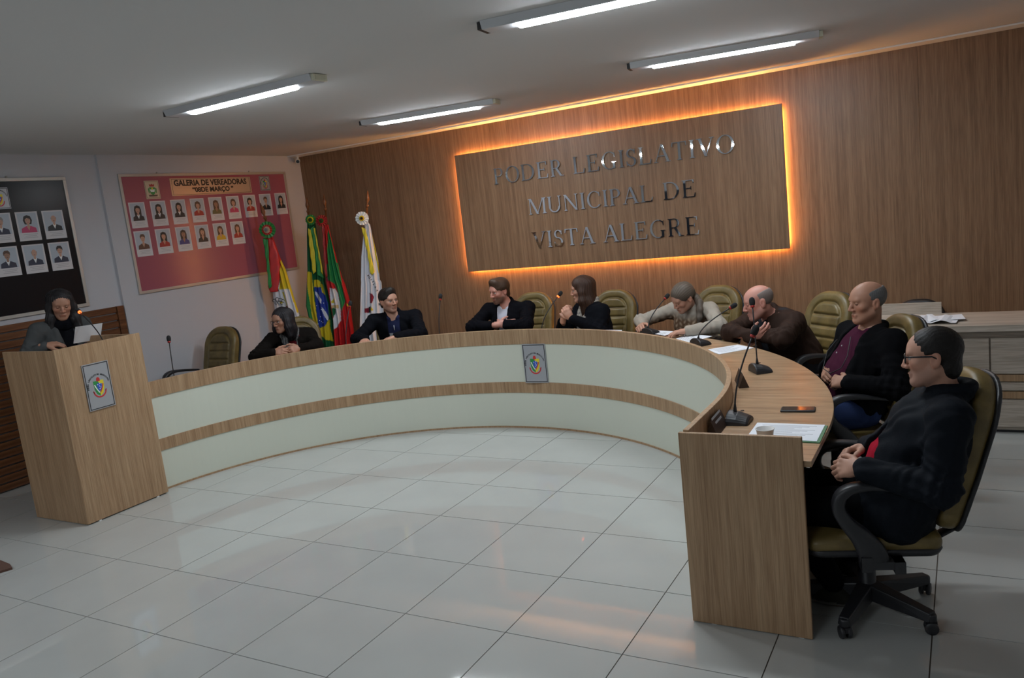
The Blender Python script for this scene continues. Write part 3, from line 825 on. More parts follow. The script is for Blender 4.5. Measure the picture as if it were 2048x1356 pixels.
for i in range(len(rings) - 1):
    for k in range(n): ff.append((i * n + k, i * n + (k + 1) % n, (i + 1) * n + (k + 1) % n, (i + 1) * n + k))
ff += [tuple(range(n))[::-1], tuple((len(rings) - 1) * n + k for k in range(n))]
m.add(v, ff, 0, True); m.box((-.09, -.10, .296), (.09, .10, .334)); m.build('seat_pan', 'black_plastic', chair0)

# backrest: local plane u (x), v (up along the tilt), w (forward)
BA = math.radians(16.5); BO = np.array([0, -.315, .405])
bu, bv, bw = np.array([1, 0, 0.]), np.array([0, -math.sin(BA), math.cos(BA)]), np.array([0, math.cos(BA), math.sin(BA)])
BH = .63
def out2(u, v):
    """2D outline distance of the backrest"""
    hw = .205 + .025 * np.clip((v) / .25, 0, 1)
    rt = np.where(v > BH * .5, .20, .07)
    qx = np.abs(u) - (hw - rt); qy = np.abs(v - BH / 2) - (BH / 2 - rt)
    return np.sqrt(np.maximum(qx, 0) ** 2 + np.maximum(qy, 0) ** 2) + np.minimum(np.maximum(qx, qy), 0) - rt
def back_field(grow, w0, w1, rnd, relief, h):
    f = Field((-.27, -.03, -.045), (.27, BH + .03, .15), h)
    def sd(U, Vv, Wv):
        o = out2(U, Vv) - grow + rnd; c = (w0 + w1) / 2 + .05 * (U / .23) ** 2 * .35
        q = np.abs(Wv - c) - ((w1 - w0) / 2 - rnd)
        d = np.sqrt(np.maximum(o, 0) ** 2 + np.maximum(q, 0) ** 2) + np.minimum(np.maximum(o, q), 0) - rnd
        if relief:
            oo = out2(U, Vv); fr = np.clip((Wv - c) / .012, 0, 1)
            g = .016 * np.exp(-((oo + .082) / .010) ** 2)
            ins = 1 / (1 + np.exp((oo + .085) / .004))
            ph = np.abs(((Vv - .035) / .083) % 1 - .5)
            chn = .015 * np.exp(-((.5 - ph) * .083 / .009) ** 2) * ins * (Vv < BH - .13)
            d = d + fr * (np.maximum(g, chn) - .010 * ins)
        return d
    f.fn(sd, k=1e-4)
    V, Q = f.surface()
    W = BO + V[:, :1] * bu + V[:, 1:2] * bv + V[:, 2:3] * bw
    return W, Q
W, Q = back_field(0, 0.0, .088, .034, True, .0075)
link_mesh('backrest', np_mesh('backrest', W, Q, 'leather_khaki'), chair0)
W, Q = back_field(.004, -.012, .008, .008, False, .009)
link_mesh('back_shell', np_mesh('back_shell', W, Q, 'black_plastic'), chair0)
MB().tube([(0, -.10, .318), (0, -.27, .318), (0, -.345, .36), (0, -.39, .52)], [.03, .03, .028, .022], 8, flat=.45, upv=(0, 1, .3)).build('back_bracket', 'black_plastic', chair0)
for sx in (-1, 1):
    m = MB(); x = sx * .275
    P = [(.02, .325), (.03, .375), (.065, .44), (.115, .50), (.145, .56), (.135, .615), (.09, .645), (.02, .652), (-.08, .640), (-.18, .622), (-.27, .605)]
    Wd = [.030, .030, .030, .028, .028, .029, .030, .030, .028, .024, .012]
    Th = [.055, .055, .042, .030, .026, .024, .020, .015, .013, .012, .008]
    def smooth(a_, n_=4):
        a_ = [np.atleast_1d(np.array(q_, float)) for q_ in a_]; out = []
        for i_ in range(len(a_) - 1):
            p0, p1, p2, p3 = a_[max(0, i_ - 1)], a_[i_], a_[i_ + 1], a_[min(len(a_) - 1, i_ + 2)]
            for k_ in range(n_):
                t_ = k_ / n_
                out.append(.5 * (2 * p1 + (p2 - p0) * t_ + (2 * p0 - 5 * p1 + 4 * p2 - p3) * t_ ** 2 + (3 * p1 - p0 - 3 * p2 + p3) * t_ ** 3))
        return out + [a_[-1]]
    P = [tuple(q_) for q_ in smooth(P)]; Wd = [float(q_[0]) for q_ in smooth(Wd)]; Th = [float(q_[0]) for q_ in smooth(Th)]
    ringv = []; nn = 12
    for i, (py, pz_) in enumerate(P):
        a = P[max(0, i - 1)]; b = P[min(len(P) - 1, i + 1)]
        d = Vector((0, b[0] - a[0], b[1] - a[1])).normalized(); nrm = Vector((0, -d.z, d.y))
        for k in range(nn):
            t = 2 * math.pi * k / nn; ca, sa = math.cos(t), math.sin(t)
            ca = math.copysign(abs(ca) ** .6, ca); sa = math.copysign(abs(sa) ** .6, sa)
            ringv.append(Vector((x, py, pz_)) + Vector((1, 0, 0)) * Wd[i] * ca + nrm * Th[i] * sa)
    ff = [(i * nn + k, i * nn + (k + 1) % nn, (i + 1) * nn + (k + 1) % nn, (i + 1) * nn + k) for i in range(len(P) - 1) for k in range(nn)]
    ff += [tuple(range(nn))[::-1], tuple((len(P) - 1) * nn + k for k in range(nn))]
    m.add(ringv, ff, 0, True)
    m.box((x - .03, -.085, .318), (x + .03, .075, .350)); m.box((x - .034, .035, .310), (x + .034, .075, .37)); m.box((x - .034, -.085, .302), (x + .034, -.045, .35))
    m.box((min(x, x - sx * .08), -.06, .318), (max(x, x - sx * .08), .05, .333))
    m.build('armrest', 'black_plastic', chair0)
MB().lathe([(.048, .075), (.050, .10), (.036, .105), (.036, .20), (.031, .202), (.031, .26), (.026, .262), (.026, .300)], (0, 0, 0), 18).build('gas_column', 'black_plastic', chair0)
MB().tube([(.06, .02, .312), (.16, .05, .308), (.27, .06, .298)], .007, 8).build('lever', 'black_plastic', chair0)
leg_m = MB()
leg_m.add([(.03, -.036, .055), (.03, .036, .055), (.03, .032, .125), (.03, -.032, .125), (.292, -.027, .055), (.292, .027, .055), (.292, .020, .092), (.292, -.020, .092)],
          [(0, 1, 5, 4), (1, 2, 6, 5), (2, 3, 7, 6), (3, 0, 4, 7), (4, 5, 6, 7), (0, 3, 2, 1)])
leg_m.lathe([(.018, .05), (.022, .058), (.022, .082), (.014, .088)], (.285, 0, 0), 12)
leg_me = leg_m.mesh('base_leg', ['black_plastic'])
cs = MB(); M90 = Matrix.Rotation(math.pi / 2, 3, 'X')
for sy in (-1, 1): cs.lathe([(.010, -.008), (.025, -.008), (.027, -.003), (.027, .003), (.025, .008), (.010, .008)], (0, sy * .014, .027), 14, M=M90)
cs.lathe([(.006, .0), (.006, .05)], (0, 0, .015), 8); cs.box((-.022, -.006, .028), (.022, .006, .052))
caster_me = cs.mesh('caster', ['black_plastic'])
for k in range(5):
    l = link_mesh('base_leg', leg_me, chair0); l.rotation_euler = (0, 0, math.radians(72 * k + 6.6))
    bv_ = l.modifiers.new('bevel', 'BEVEL'); bv_.width = .006; bv_.segments = 2
    c = link_mesh('caster', caster_me, l); c.location = (.285, 0, 0); c.rotation_euler = (0, 0, .7)

def face(dx, dy): return math.atan2(-dx, dy)          # rotation that turns +y to (dx,dy)
CH = [  # hub x, y, facing, label
    (-4.30, 2.40, (.00, -1.0), 'empty khaki swivel chair at the far left end of the curved desk'),
    (-3.42, 3.04, (.77, -.64), 'khaki chair behind the woman in glasses, next to the empty chair'),
    (-2.74, 3.62, (.50, -.87), 'khaki chair hidden behind the man in the dark bomber jacket'),
    (-1.47, 3.97, (.02, -1.0), 'khaki chair behind the bearded man with crossed arms'),
    (-0.56, 3.80, (-.10, -.99), 'khaki chair whose ribbed back shows right of the woman with the scarf'),
    (0.37, 3.74, (-.30, -.95), 'khaki chair between the woman in the knit sweater and the leaning bald man'),
    (1.25, 3.06, (-.66, -.75), 'khaki chair whose ribbed back stands clear between the two bald men'),
    (1.70, 2.02, (-.86, -.50), 'khaki chair under the bald man in the maroon shirt'),
    (1.99, 0.68, (-.955, -.30), 'nearest khaki swivel chair, under the man in glasses, its base in full view')]
for i, (x, y, d, lab) in enumerate(CH):
    if i == 0:
        chair0.location = (x, y, 0); chair0.rotation_euler = (0, 0, face(*d))
    else:
        c_ = copy_tree(chair0, (x, y, 0), face(*d), lab)
        if i == 2: c_.scale = (1, 1, .90)

# ---------------------------------------------------------------- gooseneck microphones
mic_base_me = None
def mic(bx, by, hx, hy, hz, ang, label, lit=False, z0=0.757):
    """conference microphone: base, gooseneck, ring, head"""
    t = thing('microphone', label, 'microphone', (bx, by, z0), ang, 'gooseneck microphones on the desk')
    m = MB(); v = []; K = 12
    for (y, w, h) in ((-.055, .060, .022), (-.045, .066, .030), (.0, .070, .048), (.040, .072, .056), (.048, .071, .054)):
        for k in range(K + 1):
            a = math.pi * k / K
            v.append((w * math.cos(a), y, h * math.sin(a) ** .8))
    n = K + 1
    ff = [(i * n + k, (i + 1) * n + k, (i + 1) * n + k + 1, i * n + k + 1) for i in range(4) for k in range(K)]
    ff += [tuple(range(n)), tuple(4 * n + k for k in range(n))[::-1]]
    ff += [(i * n, i * n + K, (i + 1) * n + K, (i + 1) * n) for i in range(4)]
    m.add(v, ff, 0, False)
    bs = m.build('base', 'black_plastic', t, 0.003, 2)
    MB().lathe([(.006, 0), (.009, .001), (.008, .004)], (.035, -.01, .044), 10).build('button', 'plate_dark', bs)
    inv = Matrix.Rotation(-ang, 3, 'Z')
    H = inv @ Vector((hx - bx, hy - by, 0)); H.z = hz - z0
    B = Vector((0, .015, .045))
    P = []
    for k in range(15):
        s = k / 14
        c1 = B + Vector((0, 0, (H.z - B.z) * .42))
        p = (1 - s) ** 2 * B + 2 * s * (1 - s) * c1 + s * s * H
        P.append(p)
    d = (P[-1] - P[-3]).normalized()
    MB().tube(P, [.009, .008] + [.0042] * 13, 8).build('gooseneck', 'black_plastic', t)
    rot = d.to_track_quat('Z', 'Y').to_matrix()
    MB().lathe([(.006, 0), (.0125, .002), (.0125, .012), (.010, .014)], H, 14, M=rot).build('ring', 'ring_lit' if lit else 'red_ring', t)
    MB().lathe([(.010, .012), (.0155, .018), (.0175, .030), (.0175, .044), (.014, .056), (.007, .062)], H, 16, M=rot).build('head', 'black_foam', t)
    return t
def ang_at(x, y): return math.atan2(y - DC[1], x - DC[0]) + math.pi / 2
mic(1.44, .87, 1.512, .93, 1.15, 1.57 + .0, 'microphone nearest the camera, beside the phone')
mic(1.31, 1.93, 1.278, 1.98, 1.135, ang_at(1.3, 1.93) + .1, 'microphone standing between the nearest one and the leaning bald man')
mic(.70, 2.80, .91, 2.86, 1.005, ang_at(.7, 2.8), 'microphone bent over the papers left of the leaning bald man')
mic(.14, 3.30, .235, 3.44, 1.015, ang_at(.1, 3.3), 'microphone by the hand of the woman in the knit sweater')
mic(-.80, 3.22, -.66, 3.30, 1.095, ang_at(-.8, 3.25), 'microphone with glowing red ring in front of the woman with the scarf', True)
mic(-1.76, 3.06, -1.765, 3.14, 1.14, ang_at(-1.75, 3.1), 'upright microphone left of the bearded man with crossed arms')
mic(-2.52, 2.66, -2.505, 2.76, 1.165, ang_at(-2.5, 2.7), 'microphone in front of the red flag, left of the man in the bomber jacket')
mic(-3.31, 1.42, -3.34, 1.46, 1.105, ang_at(-3.3, 1.45), 'microphone in front of the empty chair at the left end')
mic(-3.20, .80, -3.62, .93, 1.455, -1.57, 'microphone with glowing orange ring on the lectern', True, 1.151)

# ---------------------------------------------------------------- papers and small things on the desk
def sheet(name, label, cat, pts, z, mats=('paper',), t=0.0015, lines=0, group=None, parent=None):
    cx_ = sum(p[0] for p in pts) / len(pts); cy_ = sum(p[1] for p in pts) / len(pts)
    m = MB(); m.poly([(p[0] - cx_, p[1] - cy_) for p in pts], (0, 0, 0), (1, 0, 0), (0, 1, 0), (0, 0, 1), t)
    if lines:
        A, B, D = [Vector((pts[k][0] - cx_, pts[k][1] - cy_)) for k in (0, 1, 3)]
        for q in range(lines):
            s = .12 + .76 * q / lines; e = .10 + .02 * ((q * 7) % 3); g_ = .9 - .1 * ((q * 5) % 4)
            p0 = A + (D - A) * s + (B - A) * e; p1 = A + (D - A) * s + (B - A) * g_; w = (D - A) * (.25 / lines)
            m.poly([tuple(p0), tuple(p1), tuple(p1 + w), tuple(p0 + w)], (0, 0, 0), (1, 0, 0), (0, 1, 0), (0, 0, 1), .0002, t, 1)
    o = m.build(name, list(mats) + (['paper_print'] if lines else []), parent)
    if parent is None: o.location = (cx_, cy_, z); tag(o, label, cat, group)
    return o
ZD = 0.7575
fold = sheet('folder', 'green folder under the white paper beside the cup', 'folder', [(1.543, .842), (1.838, .842), (1.842, .590), (1.547, .600)], ZD, ('folder_green',), .004)
sheet('paper', 'printed white sheet on the green folder at the near end of the desk', 'paper', [(1.530, .848), (1.826, .848), (1.828, .604), (1.534, .606)], ZD + .0045, ('paper',), .0012, 12)
cup = thing('cup', 'small white disposable cup standing on the printed sheet', 'cup', (1.628, .560, ZD))
MB().lathe([(.026, 0), (.028, .001), (.037, .062), (.0400, .064), (.0400, .067), (.036, .066), (.033, .04)], (0, 0, 0), 24).build('cup_body', 'cup_white', cup)
MB().lathe([(.0315, .038), (.0322, .040)], (0, 0, 0), 20).build('drink', 'coffee', cup)
ph = thing('phone', 'black smartphone lying on the desk beside the nearest microphone', 'phone', (1.668, 1.095, ZD), math.radians(5))
MB().box((-.079, -.037, 0), (.079, .037, .0095)).build('case', 'black_plastic', ph, .004, 3)
MB().box((-.074, -.033, .0095), (.074, .033, .0105)).build('screen', 'phone_black', ph, .0005, 1)
sheet('paper', 'white sheet in front of the leaning bald man', 'paper', [(.80, 2.60), (.975, 2.765), (1.115, 2.64), (.93, 2.44)], ZD, ('paper',), .003, 9)
clip = sheet('clipboard', 'dark clipboard under the sheet the woman in the knit sweater writes on', 'clipboard', [(.02, 3.35), (.04, 3.47), (.375, 3.345), (.318, 3.150)], ZD, ('plate_dark',), .004)
sheet('paper', 'white sheet on the dark clipboard', 'paper', [(.135, 3.305), (.150, 3.425), (.362, 3.335), (.305, 3.175)], ZD + .0042, ('paper',), .0015, 6)
sheet('paper', 'pair of white sheets right of the clipboard, in front of the knit sweater', 'paper', [(.44, 3.02), (.465, 3.24), (.70, 3.12), (.60, 2.865)], ZD, ('paper',), .003, 7)
sheet('paper', 'white sheet on the desk right of the woman with the scarf', 'paper', [(-.375, 3.42), (-.38, 3.54), (-.185, 3.51), (-.13, 3.33)], ZD, ('paper',), .002, 4)
sheet('paper', 'small white sheet in front of the woman with the scarf', 'paper', [(-.70, 3.40), (-.68, 3.48), (-.58, 3.46), (-.60, 3.38)], ZD, ('paper',), .003)
sheet('notepad', 'pale notepad at the far left end of the curved desk', 'notepad', [(-3.46, 1.10), (-3.36, 1.10), (-3.36, 1.32), (-3.46, 1.32)], ZD, ('paper',), .010)
for (x, y, a, lab) in ((1.375, .72, 92, 'dark name plate leaning at the near end of the desk, beside the nearest microphone'),
                       (1.275, 1.62, ang_at(1.27, 1.62) * 180 / math.pi, 'dark triangular name plate near the middle of the right side, behind the nearest gooseneck')):
    t = thing('name_plate', lab, 'name plate', (x, y, ZD), math.radians(a), 'name plates on the desk')
    m = MB(); w = .10
    m.add([(-w, -.028, 0), (w, -.028, 0), (w, .028, 0), (-w, .028, 0), (-w, .0, .072), (w, .0, .072)], [(0, 3, 2, 1), (0, 1, 5, 4), (2, 3, 4, 5), (1, 2, 5), (3, 0, 4)])
    m.build('prism', 'plate_dark', t)
    q = MB()
    for r_, (x0, x1) in enumerate(((-.08, .08), (-.05, .06))):
        q.poly(seg(x0, .035 - .026 * r_, x1, .045 - .026 * r_), (0, -.014, .036), (1, 0, 0), Vector((0, .028, .072)).normalized(), Vector((0, -.072, .028)).normalized(), .0008, .0002)
    q.build('engraving', 'p_grey', t)

# lectern contents
bk = thing('binder', 'black binder lying on the lectern top', 'binder', (-3.30, .80, 1.151), .2)
MB().box((-.10, -.13, 0), (.10, .13, .028)).build('cover', 'black_plastic', bk, .003); MB().box((-.097, -.127, .006), (.104, .127, .022)).build('pages', 'paper', bk)
sp = MB()
o_, r_, u_ = Vector((-3.62, .962, 1.285)), Vector((.12, .99, -.03)).normalized(), Vector((.50, -.04, .86)).normalized()
u_ = (u_ - r_ * u_.dot(r_)).normalized(); n_ = r_.cross(u_).normalized()
sp.poly(seg(-.105, -.075, .105, .075), (0, 0, 0), r_, u_, n_, .0012)
for q in range(8): sp.poly(seg(-.09, .055 - q * .016, .085 - .02 * (q % 3), .059 - q * .016), (0, 0, 0), r_, u_, -n_ if n_.x > 0 else n_, .0003, .0003 if n_.x > 0 else .0013, 1)
rp = sp.build('paper', ['paper', 'paper_print']); rp.location = o_; tag(rp, 'white sheet held up and read by the woman at the lectern', 'paper')

# ---------------------------------------------------------------- side counter on the right
cnt = thing('side_counter', 'pale wood counter with drawers along the back wall at the right', 'counter', (2.9, 3.58, 0))
MB().box((-1.12, -.28, .716), (1.0, .29, .76)).build('worktop', 'pale_wood', cnt, .002, 1)
MB().box((-1.08, -.20, .02), (.98, .27, .715)).build('carcass', 'pale_wood', cnt)
for k in range(3):
    x0 = -1.075 + k * .685
    for z0, z1 in ((.415, .66), (.300, .355), (.045, .235)):
        MB().box((x0 + .004, -.222, z0), (x0 + .679, -.201, z1)).build('drawer', 'pale_wood', cnt, .002, 1)
    for z0, z1 in ((.362, .408), (.243, .292)):
        MB().box((x0 + .004, -.218, z0), (x0 + .679, -.201, z1)).build('drawer_rail', 'leather_khaki' if False else 'desk_wood', cnt)
MB().box((-1.08, -.19, 0), (.98, .25, .02)).build('plinth', 'black_plastic', cnt)
MB().box((-1.10, .292, .50), (-.685, .312, .842)).build('raised_panel', 'pale_wood', cnt, .002, 1)
pile = thing('paper_pile', 'untidy white papers spread on the pale side counter', 'papers', (2.12, 3.55, .76))
for q, (x0, y0, x1, y1, a) in enumerate(((-.22, -.13, .07, .12, .25), (-.10, -.16, .21, .08, -.1), (-.02, -.10, .24, .10, .12))):
    m = MB(); K = 10; v = []; ff = []
    for i in range(K + 1):
        s = i / K; x = x0 + (x1 - x0) * s; zz = .003 + .004 * q + (.022 * math.sin(s * math.pi * (1.6 + .5 * q)) ** 2 if q < 2 else .006 * s)
        for y in (y0, y1):
            xx, yy = x * math.cos(a) - y * math.sin(a), x * math.sin(a) + y * math.cos(a)
            v += [(xx, yy, zz), (xx, yy, zz + .002)]
    for i in range(K):
        o = i * 4
        ff += [(o + 1, o + 5, o + 7, o + 3), (o, o + 2, o + 6, o + 4), (o, o + 4, o + 5, o + 1), (o + 2, o + 3, o + 7, o + 6)]
    ff += [(0, 1, 3, 2), (K * 4, K * 4 + 2, K * 4 + 3, K * 4 + 1)]
    m.add(v, ff); m.build('page', 'paper', pile)
c2 = copy_tree(chair0, (2.36, 4.10, 0), face(0, -1), 'chair behind the pale side counter, only its dark rounded top showing')
for ch in c2.children:
    if ch.name.startswith('backrest'):
        ch.data = ch.data.copy(); ch.data.materials[0] = MATS['black_plastic']
c2.location = (2.03, 4.23, -0.0); c2.scale = (.84, .9, .745)
del c2['group']

# ---------------------------------------------------------------- rug corner, camera
rug = MB().poly([(-2.83, -.315), (-2.91, -.285), (-3.6, -.20), (-3.9, -.95), (-3.15, -1.05)], (0, 0, 0), (1, 0, 0), (0, 1, 0), (0, 0, 1), .014).build('rug', 'rug_brown')
tag(rug, 'corner of a dark brown rug on the tiles at the left edge', 'rug')
sc_ = thing('security_camera', 'small white security camera in the ceiling corner above the flags', 'camera', (-4.60, 4.60, ZC))
MB().lathe([(.035, -.02), (.038, -.012), (.038, 0)], (0, 0, 0), 18).build('mount', 'plastic_white', sc_)
MB().tube([(0, 0, -.02), (.0, -.01, -.05)], .010, 10).build('arm', 'plastic_white', sc_)
MB().tube([(-.03, .03, -.062), (.04, -.05, -.082)], .026, 16).build('housing', 'plastic_white', sc_)
MB().tube([(.0402, -.0502, -.082), (.043, -.054, -.083)], .020, 14).build('lens', 'phone_black', sc_)
# ---------------------------------------------------------------- flags
FE = np.array([.866, .5, 0.]); FN = np.array([.5, -.866, 0.])
def inpoly(x, y, poly):
    r = np.zeros(x.shape, bool); n = len(poly)
    for i in range(n):
        x0, y0 = poly[i]; x1, y1 = poly[(i + 1) % n]
        if y0 == y1: continue
        c = ((y0 > y) != (y1 > y)) & (x < (x1 - x0) * (y - y0) / (y1 - y0) + x0)
        r ^= c
    return r
def flag(base, pole_s, L, R, zb, base_col, patches, rosette, ribbons, label, pleats=4.0, amp=.035, seed=1, extra=None):
    """flag hanging in folds from a slanted wooden pole; edges L,R are (s,z) along the pole plane"""
    B = np.array(base)
    t = thing('flag', label, 'flag', base, 0, 'flags on poles in the corner')
    P = lambda s, z, d=0.0: tuple(FE * s + FN * d + np.array([0, 0, z]))
    zt = pole_s[0][1]; s0 = pole_s[0][0]; s1, z1 = pole_s[-1]
    sl = (s0 - s1) / (zt - z1); sb = s0 - sl * zt
    pl = lambda z: s0 + sl * (z - zt)
    MB().tube([P(pl(.05), .05, -.02), P(pl(zt - .17), zt - .17, -.0)], .013, 10).build('pole', 'pole_wood', t)
    ax_ = Vector(P(pl(zt), zt)) - Vector(P(pl(zt - .2), zt - .2)); rot = ax_.normalized().to_track_quat('Z', 'Y').to_matrix()
    MB().lathe([(.012, -.02), (.020, 0), (.020, .012), (.010, .02), (.014, .04), (.024, .065), (.023, .09), (.012, .13), (.003, .175)], P(pl(zt - .175), zt - .175), 12, M=rot).build('finial', 'pole_wood', t)
    MB().lathe([(.11, 0), (.11, .02), (.05, .05), (.03, .10), (.022, .16)], P(pl(.0), 0, -.02), 20).build('foot', 'pole_wood', t)
    Lz = np.array([p[1] for p in L])[::-1]; Ls = np.array([p[0] for p in L])[::-1]
    Rz = np.array([p[1] for p in R])[::-1]; Rs = np.array([p[0] for p in R])[::-1]
    nu, nv = 64, 190
    z_top = min(L[0][1], R[0][1]) + .03
    vv = np.linspace(0, 1, nv); z = z_top + (zb - z_top) * vv
    l = np.interp(z, Lz, Ls); r = np.interp(z, Rz, Rs)
    u = np.linspace(0, 1, nu)
    rs = np.random.RandomState(seed)
    S = l[:, None] + (r - l)[:, None] * u[None]
    Z = np.repeat(z[:, None], nu, 1)
    ph = rs.uniform(0, 6.28); w2 = rs.uniform(0, 6.28)
    D = amp * (.25 + .75 * np.sqrt(vv))[:, None] * (np.sin(2 * np.pi * pleats * u + ph)[None] * .75 + .4 * np.sin(2 * np.pi * (pleats * .45) * u[None] + w2 + 2.2 * vv[:, None]))
    D += .02 + .02 * np.sin(np.pi * u)[None]
    ss, zz = S.ravel(), Z.ravel()
    col = np.tile(np.array(base_col), (len(ss), 1)).astype(float)
    for c, poly in patches: col[inpoly(ss, zz, poly)] = c
    V = ss[:, None] * FE + D.ravel()[:, None] * FN + zz[:, None] * np.array([0, 0, 1.])
    i, j = np.meshgrid(np.arange(nv - 1), np.arange(nu - 1), indexing='ij')
    a = (i * nu + j).ravel()
    Q = np.stack([a, a + nu, a + nu + 1, a + 1], 1)
    me = np_mesh('cloth', V, Q, 'flag_cloth', col)
    o = link_mesh('cloth', me, t); so = o.modifiers.new('solid', 'SOLIDIFY'); so.thickness = .003
    at = lambda s_, z_: float(np.interp(np.clip((s_ - np.interp(z_, Lz, Ls)) / max(1e-3, np.interp(z_, Rz, Rs) - np.interp(z_, Lz, Ls)), 0, 1), u, D[int(np.clip((z_top - z_) / (z_top - zb) * (nv - 1), 0, nv - 1))]))
    # rosette: pleated rings facing the room
    cs, cz = rosette[0]; rad = rosette[1]
    O = Vector(P(cs, cz, .055)); rr, uu, nn = Vector(FE), Vector((0, 0, 1)), Vector(FN)
    for k, (c, q) in enumerate(zip(rosette[2], (1.0, .62, .40, .22))):
        m = MB(); N = 28; v = [O + nn * (.012 * k + .006)]
        for a_ in range(N):
            th = 2 * math.pi * a_ / N; q2 = rad * q * (1.0 if a_ % 2 else .95)
            v.append(O + rr * q2 * math.cos(th) + uu * q2 * math.sin(th) + nn * (.012 * k + (.010 if a_ % 2 else -.004)))
        v.append(O + nn * (.012 * k - .012))
        ff = [(0, 1 + a_, 1 + (a_ + 1) % N) for a_ in range(N)] + [(N + 1, 1 + (a_ + 1) % N, 1 + a_) for a_ in range(N)]
        m.add(v, ff, 0); m.build('rosette', c, t)
    for c, poly, dd in ribbons:
        # ribbon polygon -> left/right chain lofted over the folds
        zs = [p[1] for p in poly]; zhi, zlo = max(zs), min(zs)
        K = 26; m = MB(); v = []
        for k in range(K + 1):
            zq = zhi - .002 - (zhi - zlo - .004) * k / K; xs_ = []
            for i_ in range(len(poly)):
                (x0, y0), (x1, y1) = poly[i_], poly[(i_ + 1) % len(poly)]
                if (y0 > zq) != (y1 > zq): xs_.append(x0 + (x1 - x0) * (zq - y0) / (y1 - y0))
            a0, a1 = (min(xs_), max(xs_)) if xs_ else (v[-1][0], v[-1][0])
            for w_ in range(5):
                s_ = a0 + (a1 - a0) * w_ / 4
                v.append((s_, zq, .060 + dd + .007 * math.sin(k * .9 + w_ * 1.6)))
        vv_ = [P(*q) for q in v]
        ff = [(k * 5 + w_, (k + 1) * 5 + w_, (k + 1) * 5 + w_ + 1, k * 5 + w_ + 1) for k in range(K) for w_ in range(4)]
        m.add(vv_, ff, 0, True); rb = m.build('ribbon', c, t); so = rb.modifiers.new('solid', 'SOLIDIFY'); so.thickness = .003
    if extra: extra(t, P, at)
    return t
GR, DG, YE_, BL, WH, RD, MR = (.012, .19, .055), (.008, .10, .035), (.62, .48, .02), (.02, .045, .30), (.66, .67, .72), (.42, .014, .018), (.20, .012, .03)
f1 =dict(P=(-4.45, 3.85, 0),
  pole=[(-0.076,2.272),(-0.033,2.069),(-0.025,1.958)],
  ros=[(-0.027,1.966),(0.072,1.955),(0.023,1.96)],
  L=[(-0.072,1.884),(-0.089,1.553),(-0.109,1.301),(-0.088,1.257),(-0.097,1.115)],
  R=[(0.012,1.874),(0.059,1.627),(0.099,1.491),(0.127,1.274),(0.172,0.971),(0.193,0.9)],
  ribg=[(-0.084,1.875),(-0.026,1.868),(-0.057,1.6),(-0.066,1.311),(-0.108,1.306),(-0.089,1.553),(-0.083,1.754)],
  ribr=[(-0.026,1.868),(0.016,1.864),(0.049,1.689),(0.055,1.587),(0.025,1.408),(-0.018,1.26),(-0.1,1.259),(-0.116,1.322)],
  yel=[(0.064,1.627),(0.099,1.491),(0.137,1.273),(-0.005,1.279),(0.025,1.439)],
  yel2=[(0.112,1.276),(0.142,1.272),(0.177,1.001),(0.155,0.994),(0.134,1.12)],
  grn=[(0.167,1.034),(0.182,1.032),(0.216,0.852),(0.176,0.857)],
  em=[(-0.08,1.19),(0.03,1.178),(0.017,1.092),(-0.094,1.104)],
 )
f2 =dict(P=(-4.2, 4.35, 0),
  pole=[(-0.086,2.296),(-0.091,2.181),(-0.096,2.097)],
  ros=[(-0.057,2.023),(-0.103,2.028)],
  L=[(-0.111,2.052),(-0.147,1.84),(-0.202,1.431),(-0.205,1.43),(-0.278,1.036),(-0.261,0.821),(-0.267,0.494)],
  R=[(-0.026,1.997),(-0.025,1.841),(-0.025,1.553),(-0.007,1.354),(-0.015,1.289),(0.008,1.11),(0.023,0.825),(-0.006,0.505)],
  y1=[(-0.207,1.437),(-0.144,1.416),(-0.152,1.333),(-0.157,1.235),(-0.164,1.094),(-0.164,0.952),(-0.164,0.756),(-0.219,0.773),(-0.226,0.96),(-0.226,1.101),(-0.224,1.278)],
  y2=[(-0.139,1.328),(-0.08,1.321),(-0.067,1.295),(-0.076,1.233),(-0.149,1.241)],
  blue=[(-0.145,1.244),(-0.079,1.233),(-0.029,1.143),(-0.01,1.035),(-0.026,0.88),(-0.084,0.772),(-0.157,0.756),(-0.16,0.881),(-0.16,1.023),(-0.15,1.163)],
  w1=[(-0.147,1.195),(-0.101,1.137),(-0.08,1.085),(-0.091,1.037),(-0.128,1.097),(-0.149,1.156)],
  w2=[(-0.089,1.001),(-0.064,0.955),(-0.028,0.866),(-0.048,0.825),(-0.074,0.885),(-0.092,0.959)],
  y3=[(-0.066,1.274),(-0.04,1.264),(-0.028,1.15),(-0.037,1.137),(-0.067,1.175)],
  y4=[(-0.165,0.749),(-0.084,0.772),(-0.031,0.845),(-0.014,0.843),(-0.029,0.759),(-0.017,0.65),(-0.013,0.578),(-0.081,0.6),(-0.165,0.66)],
  stars=[(-0.131,0.885),(-0.126,0.827),(-0.144,0.843),(-0.106,0.814),(-0.065,1.044),(-0.097,0.973),(-0.161,0.806),(-0.153,1.022)],
  rib=[(-0.109,1.932),(-0.082,1.91),(-0.079,1.77),(-0.075,1.637),(-0.093,1.411),(-0.131,1.399),(-0.129,1.541),(-0.128,1.682),(-0.122,1.798)],
 )
